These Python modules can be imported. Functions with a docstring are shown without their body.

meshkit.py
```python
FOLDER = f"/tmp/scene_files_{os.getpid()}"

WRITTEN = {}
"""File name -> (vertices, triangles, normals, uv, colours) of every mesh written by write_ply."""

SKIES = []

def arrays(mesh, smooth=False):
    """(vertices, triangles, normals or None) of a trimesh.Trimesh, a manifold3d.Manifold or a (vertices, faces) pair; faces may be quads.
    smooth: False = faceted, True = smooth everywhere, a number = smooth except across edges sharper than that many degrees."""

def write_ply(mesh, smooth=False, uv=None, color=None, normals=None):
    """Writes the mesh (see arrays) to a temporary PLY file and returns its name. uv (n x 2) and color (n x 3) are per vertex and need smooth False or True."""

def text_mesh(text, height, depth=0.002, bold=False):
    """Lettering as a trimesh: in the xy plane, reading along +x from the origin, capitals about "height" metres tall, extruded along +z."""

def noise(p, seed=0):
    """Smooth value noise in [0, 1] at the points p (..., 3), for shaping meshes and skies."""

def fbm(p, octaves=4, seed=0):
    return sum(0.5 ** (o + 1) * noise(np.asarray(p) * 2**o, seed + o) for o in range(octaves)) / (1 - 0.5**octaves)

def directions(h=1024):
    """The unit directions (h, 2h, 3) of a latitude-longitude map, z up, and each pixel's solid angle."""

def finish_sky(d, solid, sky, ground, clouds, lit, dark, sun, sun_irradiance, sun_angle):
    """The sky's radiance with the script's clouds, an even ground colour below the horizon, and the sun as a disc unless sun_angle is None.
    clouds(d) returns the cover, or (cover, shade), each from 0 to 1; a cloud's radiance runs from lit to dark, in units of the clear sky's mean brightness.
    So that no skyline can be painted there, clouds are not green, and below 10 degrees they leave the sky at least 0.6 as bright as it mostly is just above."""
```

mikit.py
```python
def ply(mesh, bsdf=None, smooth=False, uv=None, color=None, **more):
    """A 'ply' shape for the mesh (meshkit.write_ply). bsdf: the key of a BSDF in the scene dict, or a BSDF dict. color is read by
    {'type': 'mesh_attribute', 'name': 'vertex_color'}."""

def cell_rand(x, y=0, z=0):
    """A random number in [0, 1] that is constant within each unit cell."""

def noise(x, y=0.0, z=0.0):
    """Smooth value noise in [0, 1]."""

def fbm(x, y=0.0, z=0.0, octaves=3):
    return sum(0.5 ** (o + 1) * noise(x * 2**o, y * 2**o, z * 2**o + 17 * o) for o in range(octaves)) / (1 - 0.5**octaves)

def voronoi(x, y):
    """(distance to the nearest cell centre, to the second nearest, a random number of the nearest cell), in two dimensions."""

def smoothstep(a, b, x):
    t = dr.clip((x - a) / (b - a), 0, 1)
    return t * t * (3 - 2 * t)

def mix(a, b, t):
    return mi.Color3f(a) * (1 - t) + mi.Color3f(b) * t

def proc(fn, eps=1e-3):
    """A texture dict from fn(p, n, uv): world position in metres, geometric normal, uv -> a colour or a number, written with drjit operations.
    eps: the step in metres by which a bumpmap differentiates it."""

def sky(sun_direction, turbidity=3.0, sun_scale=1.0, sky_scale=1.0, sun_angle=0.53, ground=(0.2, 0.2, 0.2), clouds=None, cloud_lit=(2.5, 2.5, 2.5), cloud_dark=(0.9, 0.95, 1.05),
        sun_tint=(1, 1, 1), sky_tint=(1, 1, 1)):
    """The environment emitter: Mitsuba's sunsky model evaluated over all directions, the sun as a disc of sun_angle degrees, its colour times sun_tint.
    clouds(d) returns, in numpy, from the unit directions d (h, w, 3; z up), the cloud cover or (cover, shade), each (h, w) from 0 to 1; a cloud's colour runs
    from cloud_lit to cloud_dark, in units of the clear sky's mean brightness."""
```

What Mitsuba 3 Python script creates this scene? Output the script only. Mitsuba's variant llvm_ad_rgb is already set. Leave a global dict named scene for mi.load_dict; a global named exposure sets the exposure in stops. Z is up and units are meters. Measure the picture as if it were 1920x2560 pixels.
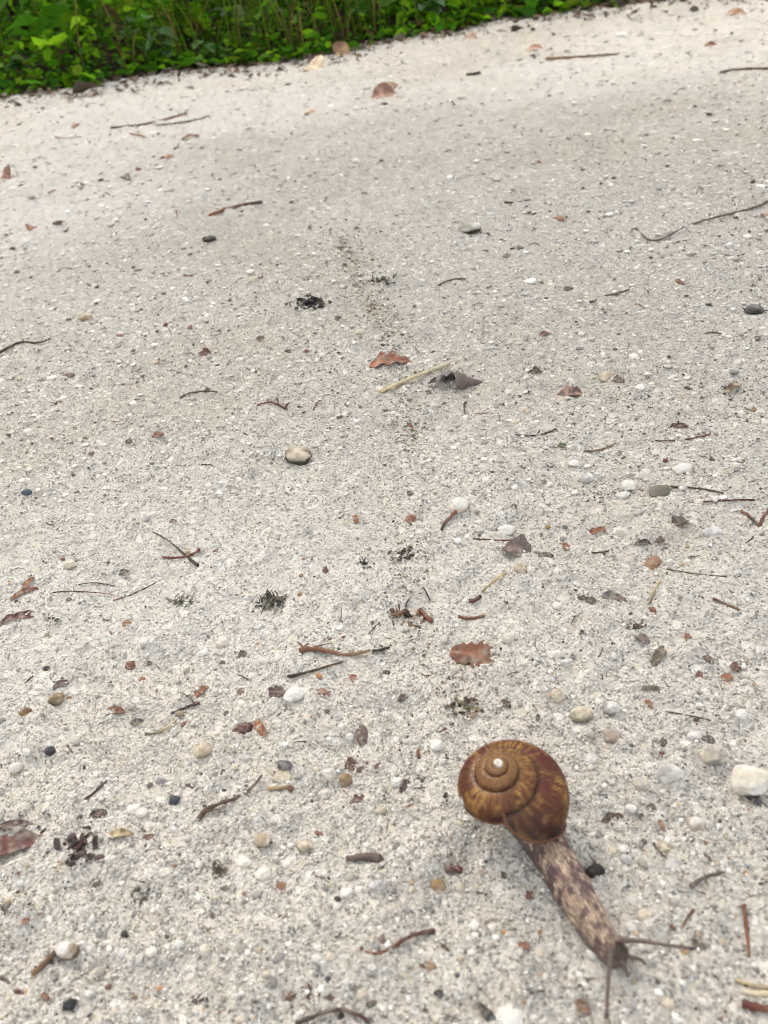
import math
import numpy as np, drjit as dr, mitsuba as mi
import manifold3d as m3, trimesh
import mikit, meshkit
from scipy.interpolate import CubicSpline

# ------------------------------------------------------------------ camera, light, exposure
CAM_H, PITCH, ROLL, VFOV = 0.14, 33.0, 8.0, 60.0
exposure = 2.28
_p, _r = math.radians(PITCH), math.radians(ROLL)
FWD = np.array([0, math.cos(_p), -math.sin(_p)])
_up = np.array([0, math.sin(_p), math.cos(_p)])
_rt = np.array([1.0, 0, 0])
UPC = math.cos(_r) * _up + math.sin(_r) * _rt
RTC = math.cos(_r) * _rt - math.sin(_r) * _up
EYE = np.array([0, 0, CAM_H])
FPX = 1280 / math.tan(math.radians(VFOV / 2))
scene, labels = {}, {}
scene['camera'] = {
    'type': 'thinlens', 'fov': VFOV, 'fov_axis': 'y', 'near_clip': 0.004, 'far_clip': 400.0,
    'aperture_radius': 0.0005, 'focus_distance': 0.26,
    'to_world': mi.ScalarTransform4f().look_at(origin=EYE.tolist(), target=(EYE + FWD).tolist(), up=UPC.tolist())}
SUN = (-0.28, 0.62, 0.74)
scene['sky'] = mikit.sky(SUN, turbidity=3, sun_scale=0.6, sun_angle=20, sun_tint=(0.97, 1.0, 1.06), cloud_lit=(2.48, 2.5, 2.52), clouds=lambda d: 1.0, ground=(0.2, 0.2, 0.18))

RNG = np.random.default_rng(11)
V = 1920 / 1659.0          # the photograph was measured in a 1659 px wide view


# ------------------------------------------------------------------ helpers
def S(c):
    """display colour 0..255 -> a base colour of the thing under this light"""
    c = np.asarray(c, float) / 255
    return np.where(c < 0.04045, c / 12.92, ((c + 0.055) / 1.055) ** 2.4) * 0.86


def relief(x, y):
    x, y = np.asarray(x, float), np.asarray(y, float)
    q = lambda f, s: meshkit.fbm(np.stack([x * f, y * f, 0 * x + s], -1), 3, seed=s) - 0.5
    near = np.clip((np.hypot(x, y) - 0.02) / 0.5, 0, 1)
    h = 0.012 * q(3.1, 3) + 0.006 * q(14, 5) * (0.35 + near) + 0.0058 * q(55, 7) * (0.75 + 0.25 * near) + 0.0042 * q(190, 9) + 0.0016 * q(640, 11)
    # an old scuffed line wandering across the path away from the viewer
    xc = 0.004 + 0.02 * np.sin(y * 5.0) - 0.045 * y * y + 0.01 * np.sin(y * 23)
    h = h - 0.0022 * np.exp(-((x - xc) / (0.012 + 0.03 * y)) ** 2) * np.clip((y - 0.1) * 6, 0, 1)
    return h - Z00


Z00 = 0.0
Z00 = float(relief(np.array(0.017), np.array(0.10)))


def ray(px, py):
    d = FWD + RTC * ((px - 960) / FPX) - UPC * ((py - 1280) / FPX)
    return d


def onto(px, py, z=0.0):
    """the point at height z over z = 0 that the photograph shows at px, py (1920 x 2560)"""
    d = ray(px, py)
    return EYE + d * ((z - CAM_H) / d[2])


def ground_pt(px, py, up=0.0):
    z = 0.0
    for _ in range(4):
        p = onto(px, py, z + up)
        z = float(relief(p[0], p[1]))
    return np.array([p[0], p[1], z + up])


def mpp(p):
    """metres per photograph pixel at p"""
    return float(np.dot(np.asarray(p) - EYE, FWD)) / FPX


def project(p):
    v = np.asarray(p) - EYE
    z = v @ FWD
    return np.stack([960 + FPX * (v @ RTC) / z, 1280 - FPX * (v @ UPC) / z], -1)


def numbered(name):
    if name not in labels and not any(k == name or k.startswith(name + '__') for k in scene):
        return name
    i = 1
    while f'{name}_{i:03d}' in labels or f'{name}_{i:03d}' in scene:
        i += 1
    return f'{name}_{i:03d}'


def tag(key, label, cat=None, group=None, kind=None):
    labels[key] = {k: v for k, v in (('label', label), ('category', cat), ('group', group), ('kind', kind)) if v}


def add(key, vf, mat, color, smooth=True):
    v, f = vf
    color = np.broadcast_to(np.asarray(color, float), (len(v), 3))
    scene[key] = mikit.ply((v, f), mat, smooth=smooth, color=np.clip(color, 0.002, 0.95))


def noise3(p, f, seed, octv=3):
    return meshkit.fbm(np.asarray(p) * f, octv, seed=seed)


def gridfaces(nu, nv, wrap=False):
    i, j = np.meshgrid(np.arange(nu - 1), np.arange(nv if wrap else nv - 1), indexing='ij')
    a, b = i * nv + j, i * nv + (j + 1) % nv
    c, d = a + nv, b + nv
    return np.concatenate([np.stack([a, c, b], -1).reshape(-1, 3), np.stack([b, c, d], -1).reshape(-1, 3)])


def tube(pts, rad, n=8, rough=0.0, seed=0, step=None):
    """a tapering tube through pts with closed ends; rough = share of the radius"""
    pts, rad = np.asarray(pts, float), np.asarray(rad, float)
    s = np.concatenate([[0], np.cumsum(np.linalg.norm(np.diff(pts, axis=0), axis=1))])
    k = max(6, int(s[-1] / (step or max(rad.mean() * 1.6, s[-1] / 40))))
    t = np.linspace(0, s[-1], k)
    if len(pts) > 2:
        c = CubicSpline(s, pts)(t)
    else:
        c = np.stack([np.interp(t, s, pts[:, i]) for i in range(3)], -1)
    r = np.interp(t, s, rad)
    tg = np.gradient(c, axis=0)
    tg /= np.linalg.norm(tg, axis=1, keepdims=True) + 1e-12
    ref = np.where(np.abs(tg[:, 2:3]) < 0.9, [[0, 0, 1.0]], [[1.0, 0, 0]])
    a = np.cross(tg, ref)
    a /= np.linalg.norm(a, axis=1, keepdims=True)
    b = np.cross(tg, a)
    th = np.arange(n) * 2 * np.pi / n
    rr = r[:, None] * (1 + rough * (meshkit.noise(np.stack([t[:, None] / (rad.mean() * 3) + 0 * th, 0 * t[:, None] + np.cos(th) * 1.5, 0 * t[:, None] + np.sin(th) * 1.5], -1), seed) - 0.5) * 2)
    v = c[:, None] + a[:, None] * (np.cos(th) * rr)[..., None] + b[:, None] * (np.sin(th) * rr)[..., None]
    f = gridfaces(k, n, True)
    v = np.concatenate([v.reshape(-1, 3), c[:1], c[-1:]])
    j = np.arange(n)
    f = np.concatenate([f, np.stack([j, (j + 1) % n, j * 0 + k * n], 1), np.stack([(j + 1) % n + (k - 1) * n, j + (k - 1) * n, j * 0 + k * n + 1], 1)])
    return v, f


def join(parts):
    vs, fs, o = [], [], 0
    for v, f in parts:
        vs.append(v), fs.append(f + o)
        o += len(v)
    return np.concatenate(vs), np.concatenate(fs)


_ICO = {k: (np.array(m.vertices), np.array(m.faces)) for k, m in ((k, trimesh.creation.icosphere(k)) for k in (0, 1, 2, 3, 4))}


def rock(sx, sy, sz, seed, sub=3, lump=0.35, angular=0.5):
    v, f = _ICO[sub]
    rg = np.random.default_rng(seed)
    r = 1 + lump * (noise3(v + 7.3 * rg.random(3), 1.3, seed, 2) - 0.5) * 1.5
    for _ in range(7):                                   # broken flats
        n = rg.normal(size=3); n /= np.linalg.norm(n)
        d = 0.72 + 0.25 * rg.random()
        h = (v * r[:, None]) @ n
        r = np.where(h > d, r * (1 - angular * (1 - d / np.maximum(h, 1e-6))), r)
    r = r * (1 + 0.05 * (noise3(v + 3, 5, seed + 1, 2) - 0.5) * 2)
    return v * r[:, None] * [sx, sy, sz], f


def rot(rg):
    q = rg.normal(size=4); q /= np.linalg.norm(q)
    w, x, y, z = q
    return np.array([[1 - 2 * (y * y + z * z), 2 * (x * y - z * w), 2 * (x * z + y * w)], [2 * (x * y + z * w), 1 - 2 * (x * x + z * z), 2 * (y * z - x * w)], [2 * (x * z - y * w), 2 * (y * z + x * w), 1 - 2 * (x * x + y * y)]])


# ------------------------------------------------------------------ materials
def vcol(**kw):
    return {'type': 'principled', 'base_color': {'type': 'mesh_attribute', 'name': 'vertex_color'}, **kw}


def bumped(b, fn, eps, scale=1.0):
    return {'type': 'twosided', 'b': {'type': 'bumpmap', 't': mikit.proc(fn, eps), 'scale': scale, 'b': b}}


def f_stone(p, n, uv):
    return mikit.fbm(p.x * 1500, p.y * 1500, p.z * 1500, 2) * 0.00035


def f_litter(p, n, uv):
    return mikit.noise(p.x * 900, p.y * 900, p.z * 900) * 0.0004


def f_ground_col(p, n, uv):
    x, y = p.x, p.y
    d1, e1, c1 = mikit.voronoi(x * 2100, y * 2100)
    d2, e2, c2 = mikit.voronoi(x * 420 + 9, y * 420)
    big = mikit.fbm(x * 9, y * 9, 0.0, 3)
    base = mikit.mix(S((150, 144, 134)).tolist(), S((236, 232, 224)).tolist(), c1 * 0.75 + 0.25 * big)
    base = mikit.mix(base, mi.Color3f(*S((84, 79, 74)).tolist()), dr.select(c1 > 0.92, 1.0, 0.0))
    stone = mikit.mix(S((190, 180, 160)).tolist(), S((240, 238, 232)).tolist(), mikit.cell_rand(c2 * 5000))
    base = mikit.mix(base, stone, dr.select((c2 > 0.8) & (d2 < 0.42), 1.0, 0.0))
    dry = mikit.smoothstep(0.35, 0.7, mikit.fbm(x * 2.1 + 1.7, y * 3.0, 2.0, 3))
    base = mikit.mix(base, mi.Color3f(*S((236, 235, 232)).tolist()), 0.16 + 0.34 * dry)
    tan = mikit.smoothstep(0.52, 0.75, mikit.fbm(x * 16 + 3, y * 16, 4.0, 3))
    return mikit.mix(base, base * mi.Color3f(0.84, 0.78, 0.68), tan * 0.25)


def f_ground_bump(p, n, uv):
    d1, e1, c1 = mikit.voronoi(p.x * 1250, p.y * 1250)
    return mikit.fbm(p.x * 110, p.y * 110, 5.0, 3) * 0.006 + mikit.fbm(p.x * 600, p.y * 600, 0.0, 2) * 0.0011 - dr.minimum(d1, 0.6) * (0.0004 + 0.0003 * c1)


def f_soil_col(p, n, uv):
    a = mikit.fbm(p.x * 60, p.y * 60, p.z * 60, 3)
    b = mikit.noise(p.x * 210, p.y * 210, p.z * 210)
    return mikit.mix(mikit.mix([0.010, 0.008, 0.006], [0.05, 0.036, 0.024], a), [0.09, 0.055, 0.03], mikit.smoothstep(0.72, 0.9, b))


def f_soil_bump(p, n, uv):
    return mikit.fbm(p.x * 120, p.y * 120, p.z * 120, 3) * 0.012


def f_shell_bump(p, n, uv):
    return mikit.noise(p.x * 2600, p.y * 2600, p.z * 2600) * 0.00006


def f_bark(p, n, uv):
    return mikit.fbm(p.x * 220, p.y * 220, p.z * 40, 3) * 0.006


scene['mat_sand'] = {'type': 'twosided', 'b': vcol(roughness=0.75, specular=0.35)}
scene['mat_stone'] = bumped(vcol(roughness=0.6, specular=0.4), f_stone, 1e-4)
scene['mat_litter'] = bumped(vcol(roughness=0.6, specular=0.4), f_litter, 1e-4)
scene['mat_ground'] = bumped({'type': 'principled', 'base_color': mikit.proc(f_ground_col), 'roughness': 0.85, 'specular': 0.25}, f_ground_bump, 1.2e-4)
scene['mat_soil'] = bumped({'type': 'principled', 'base_color': mikit.proc(f_soil_col), 'roughness': 0.9, 'specular': 0.2}, f_soil_bump, 1e-3)
scene['mat_shell'] = bumped(vcol(roughness=0.36, specular=0.16, clearcoat=0.4, clearcoat_gloss=0.97), f_shell_bump, 5e-5)
scene['mat_body'] = {'type': 'twosided', 'b': vcol(roughness=0.42, specular=0.5)}
scene['mat_bark'] = bumped(vcol(roughness=0.85), f_bark, 1e-3)
scene['mat_leaf'] = {'type': 'principledthin', 'base_color': {'type': 'mesh_attribute', 'name': 'vertex_color'}, 'roughness': 0.42, 'diff_trans': 0.8, 'eta': 1.4}


# ------------------------------------------------------------------ the setting: path and verge
def spread(lo, hi, n, fine, at):
    """n coordinates from lo to hi, dense near at"""
    a, b = np.arcsinh((lo - at) / fine), np.arcsinh((hi - at) / fine)
    return at + fine * np.sinh(np.linspace(a, b, n))


def paced(lo, hi, rel, off):
    n = int(math.log((hi + off) / (lo + off)) / rel)
    return np.geomspace(lo + off, hi + off, n) - off


_gx = np.concatenate([paced(0, 1.5, 0.0066, 0.2), np.geomspace(1.55, 60, 40)])
gx = np.concatenate([-_gx[:0:-1], _gx])
gy = np.concatenate([-np.geomspace(40, 0.3, 30), np.linspace(-0.28, 0.045, 60), paced(0.05, 1.9, 0.0056, 0.15), np.geomspace(1.95, 120, 50)])
GX, GY = np.meshgrid(gx, gy, indexing='ij')
GZ = relief(GX, GY) * np.exp(-np.maximum(np.hypot(GX, GY) - 6, 0) / 10)
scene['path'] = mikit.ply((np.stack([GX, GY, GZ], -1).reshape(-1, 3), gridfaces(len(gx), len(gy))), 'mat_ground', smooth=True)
tag('path', 'pale sandy gravel path strewn with pebbles and bark crumbs', kind='structure')


_ex = np.array([onto(x, y)[:2] for x, y in ((-300, 285), (0, 236), (250, 212), (500, 172), (720, 140), (960, 100), (1200, 62), (1500, 14))])


def edge_y(x):
    x = np.asarray(x, float)
    y = np.interp(x, _ex[:, 0], _ex[:, 1])
    return y + 0.13 * (meshkit.fbm(np.stack([x * 6, 0 * x, 0 * x], -1), 3, seed=21) - 0.5)


vx = spread(-40, 40, 420, 0.5, 0.0)
vd = np.concatenate([[-0.03], np.linspace(0, 0.4, 40), np.geomspace(0.42, 110, 60)])
VX, VD = np.meshgrid(vx, vd, indexing='ij')
VY = edge_y(VX) + VD
VZ = relief(VX, VY) * np.exp(-np.maximum(np.hypot(VX, VY) - 6, 0) / 10) + np.where(VD < 0, -0.01, 0.004 + 0.10 * (1 - np.exp(-VD / 0.5)) + 0.25 * np.clip(VD / 12, 0, 1)) + np.where(VD > 0, 0.01, 0) * (meshkit.fbm(np.stack([VX * 12, VY * 12, 0 * VX], -1), 3, seed=31) - 0.35) * np.clip(VD / 0.05, 0, 1)
scene['verge'] = mikit.ply((np.stack([VX, VY, VZ], -1).reshape(-1, 3), gridfaces(len(vx), len(vd))), 'mat_soil', smooth=True)
tag('verge', 'dark woodland soil rising behind the edge of the path', kind='structure')


def verge_z(x, y):
    d = y - edge_y(x)
    return relief(x, y) + np.where(d < 0, 0, 0.004 + 0.10 * (1 - np.exp(-np.maximum(d, 0) / 0.5)))


# ------------------------------------------------------------------ loose sand and grit (uncountable)
SAND_COLS = S([(238, 237, 234), (226, 221, 211), (198, 194, 187), (170, 168, 165), (190, 175, 152), (112, 108, 104), (128, 100, 84), (74, 72, 71), (196, 152, 114), (250, 249, 247)])
SAND_P = np.array([.24, .19, .26, .17, .055, .03, .010, .010, .006, .04]); SAND_P /= SAND_P.sum()


def scatter(n, size_fn, sub, seed, flat=0.75, region=None, patchy=0.0, cols=SAND_COLS, probs=SAND_P, sink=0.1):
    rg = np.random.default_rng(seed)
    px, py = (rg.random(n) * 2500 - 290, rg.random(n) * 2700 - 20) if region is None else region(rg, n)
    d = FWD + RTC * ((px - 960) / FPX)[:, None] - UPC * ((py - 1280) / FPX)[:, None]
    ok = d[:, 2] < -0.02
    d, px, py = d[ok], px[ok], py[ok]
    P = EYE + d * (-CAM_H / d[:, 2])[:, None]
    P = P[:, :2]
    ok = P[:, 1] < edge_y(P[:, 0]) + 0.03
    P = P[ok]
    if patchy:                                            # gathered in drifts
        g = meshkit.fbm(np.stack([P[:, 0] * 16, P[:, 1] * 16, 0 * P[:, 0]], -1), 3, seed=seed)
        P = P[rg.random(len(P)) < np.clip((g - 0.42) * 6 * patchy + (1 - patchy), 0.12, 1)]
    n = len(P)
    dist = np.sqrt((P ** 2).sum(1) + CAM_H ** 2)
    size = size_fn(rg, n, dist)
    v0, f0 = _ICO[sub] if sub >= 0 else (np.array([[1, 0, 0], [-1, 0, 0], [0, 1, 0], [0, -1, 0], [0, 0, 1], [0, 0, -1.0]]), np.array([[0, 2, 4], [2, 1, 4], [1, 3, 4], [3, 0, 4], [2, 0, 5], [1, 2, 5], [3, 1, 5], [0, 3, 5]]))
    K = 24
    tmpl = np.stack([(v0 * (1 + 0.5 * (rg.random((len(v0), 1)) - 0.5))) * (0.7 + 0.6 * rg.random(3)) @ rot(rg).T for _ in range(K)])
    tmpl[..., 2] *= flat
    k = rg.integers(0, K, n)
    a = rg.random(n) * 2 * np.pi
    ca, sa = np.cos(a)[:, None], np.sin(a)[:, None]
    t = tmpl[k]
    t = np.stack([t[..., 0] * ca - t[..., 1] * sa, t[..., 0] * sa + t[..., 1] * ca, t[..., 2]], -1) * size[:, None, None]
    z = relief(P[:, 0], P[:, 1]) + size * flat * (0.5 - rg.random(n) * 0.7 - sink)
    v = t + np.concatenate([P, z[:, None]], 1)[:, None]
    f = f0[None] + (np.arange(n) * len(v0))[:, None, None]
    c = cols[rg.choice(len(cols), n, p=probs)] * (0.58 + 0.62 * rg.random((n, 1)))
    return (v.reshape(-1, 3), f.reshape(-1, 3)), np.repeat(c, len(v0), 0)


def fine_size(rg, n, dist):
    return 0.5 * np.maximum(np.exp(rg.normal(math.log(0.00036), 0.36, n)), dist * 0.0011 * np.exp(rg.normal(0.0, 0.35, n)))


def grit_size(rg, n, dist):
    return 0.5 * np.maximum(np.exp(rg.normal(math.log(0.0009), 0.33, n)), dist * 0.0021 * np.exp(rg.normal(0, 0.35, n)))


_near = scatter(125000, fine_size, -1, 101, region=lambda rg, n: (rg.random(n) * 2500 - 290, 1050 + rg.random(n) * 1630))
_far = scatter(58000, fine_size, -1, 104, region=lambda rg, n: (rg.random(n) * 2500 - 290, rg.random(n) * 1130 - 80))
add('sand_grains', join([_near[0], _far[0]]), 'mat_sand', np.concatenate([_near[1], _far[1]]), smooth=False)
tag('sand_grains', 'loose pale quartz sand grains covering the path', 'sand', kind='stuff')
_g1 = scatter(5200, grit_size, 0, 102, flat=0.7)
_g2 = scatter(11000, lambda rg, n, d: 0.5 * d * 0.0042 * np.exp(rg.normal(0, 0.35, n)), 0, 106, flat=0.35, region=lambda rg, n: (rg.random(n) * 2500 - 290, rg.random(n) * 1300 - 60), cols=SAND_COLS[:4], probs=np.array([.3, .3, .3, .1]), sink=0.25)
add('grit', join([_g1[0], _g2[0]]), 'mat_sand', np.concatenate([_g1[1], _g2[1]]), smooth=True)
tag('grit', 'coarse white and tan grit lying among the sand', 'gravel', kind='stuff')

CRUMB_COLS = S([(80, 72, 65), (96, 74, 62), (112, 78, 68), (66, 63, 61), (128, 98, 78), (102, 95, 86)])
CRUMB_P = np.array([.3, .2, .12, .2, .08, .1])


def crumb_size(rg, n, dist):
    return 0.5 * np.maximum(np.exp(rg.normal(math.log(0.00055), 0.4, n)), dist * 0.0021 * np.exp(rg.normal(0, 0.5, n)))  * np.where((dist < 0.3) & (rg.random(n) < 0.65), 0.4, 0.9)


_c1 = scatter(8000, crumb_size, -1, 103, patchy=0.9, flat=0.35, cols=CRUMB_COLS, probs=CRUMB_P, sink=-0.1)
_c2 = scatter(10000, lambda rg, n, d: crumb_size(rg, n, d) * 1.15, -1, 105, flat=0.4, patchy=0.8, cols=CRUMB_COLS, probs=CRUMB_P, sink=-0.1, region=lambda rg, n: (rg.random(n) * 2500 - 290, rg.random(n) ** 1.2 * 1300 - 60))
_trail = np.array([(850, 575), (880, 630), (915, 695), (955, 760), (985, 850), (1015, 1030), (1030, 1110), (1005, 1300), (1015, 1390), (1020, 1440), (1020, 1540), (1090, 1650), (1160, 1750)], float)


def along_trail(rg, n):
    k = rg.random(n) * (len(_trail) - 1)
    i = k.astype(int); u = (k - i)[:, None]
    p = _trail[i] * (1 - u) + _trail[i + 1] * u
    return p[:, 0] + rg.normal(0, 26, n) * (0.5 + p[:, 1] / 1600), p[:, 1] + rg.normal(0, 18, n)


_c3 = scatter(3400, lambda rg, n, d: crumb_size(rg, n, d) * 0.9, -1, 107, flat=0.5, cols=S([(128, 110, 90), (106, 90, 76), (150, 134, 112), (88, 81, 74), (168, 154, 132)]), probs=np.full(5, 0.2), sink=-0.1, region=along_trail)
_c1 = (join([_c1[0], _c3[0]]), np.concatenate([_c1[1], _c3[1]]))
add('bark_crumbs', join([_c1[0], _c2[0]]), 'mat_sand', np.concatenate([_c1[1], _c2[1]]), smooth=False)
tag('bark_crumbs', 'dark crumbs of bark and humus sprinkled over the sand', 'litter', kind='stuff')


# ------------------------------------------------------------------ the snail
def tocam(p):
    v = EYE - np.asarray(p)
    return v / np.linalg.norm(v)


SH = dict(W=1.95, c=0.55, a=0.45, zc=-0.90, b=0.45, turns=5.0, ob=0.7)
SHELL_UNIT, SHELL_TILT, SHELL_ALPHA, SHELL_PHASE = 0.0117, 37.0, 106.0, -50.0
APEX = onto(1242, 1901, 0.0185)


def shell_frame():
    z = tocam(APEX)
    xi = RTC - z * (RTC @ z); xi /= np.linalg.norm(xi)          # picture right, picture up, as seen at the shell
    yi = UPC - z * (UPC @ z) - xi * (UPC @ xi); yi /= np.linalg.norm(yi)
    t, al = math.radians(SHELL_TILT), math.radians(SHELL_ALPHA)
    d = math.cos(al) * xi + math.sin(al) * yi
    A = math.cos(t) * z + math.sin(t) * d
    X = xi - A * (xi @ A); X /= np.linalg.norm(X)
    return X, np.cross(A, X), A


_gs = np.linspace(-40, 2, 2000)
_gr = np.log(1.95) - (np.log(1.95) - np.log(1.64)) * np.clip((_gs / (2 * np.pi) + 1.5) / 0.9, 0, 1)
_gl = np.concatenate([[0], np.cumsum((_gr[1:] + _gr[:-1]) / 2 * np.diff(_gs) / (2 * np.pi))])
_gl = _gl - np.interp(0, _gs, _gl)


def growth(se):
    return np.exp(np.interp(se, _gs, _gl))


def shell_point(s, th, grow=1.0):
    """s: angle along the spiral, 0 at the mouth, negative towards the tip; th: round the whorl, 0 at its outer edge, 90 deg on the tip's side"""
    X, Y, A = shell_frame()
    se = s + SH['ob'] * np.sin(th) * np.clip(1 - (th > 2.4) * (th - 2.4) / 0.9, 0, 1)
    g = growth(se)
    lip = 1 + 0.06 * np.exp(np.minimum(s, 0) / 0.05)
    a, b = SH['a'] * grow * lip, SH['b'] * grow * lip
    ridge = 1 + 0.004 * (meshkit.noise(np.stack([se * 28 - 0.25 * np.cos(th), 0 * se, 0 * se], -1), 5) - 0.5) * 2 + 0.005 * np.sin(se * 70 + 3 * meshkit.noise(np.stack([se * 3, 0 * se, 0 * se], -1), 6))
    r = g * (SH['c'] + a * np.cos(th) * ridge)
    z = g * (SH['zc'] + b * np.sin(th) * ridge)
    ph = math.radians(SHELL_PHASE) - se
    u = SHELL_UNIT
    return APEX + u * (r * np.cos(ph))[..., None] * X + u * (r * np.sin(ph))[..., None] * Y + u * (z - 0.0)[..., None] * A


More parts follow.
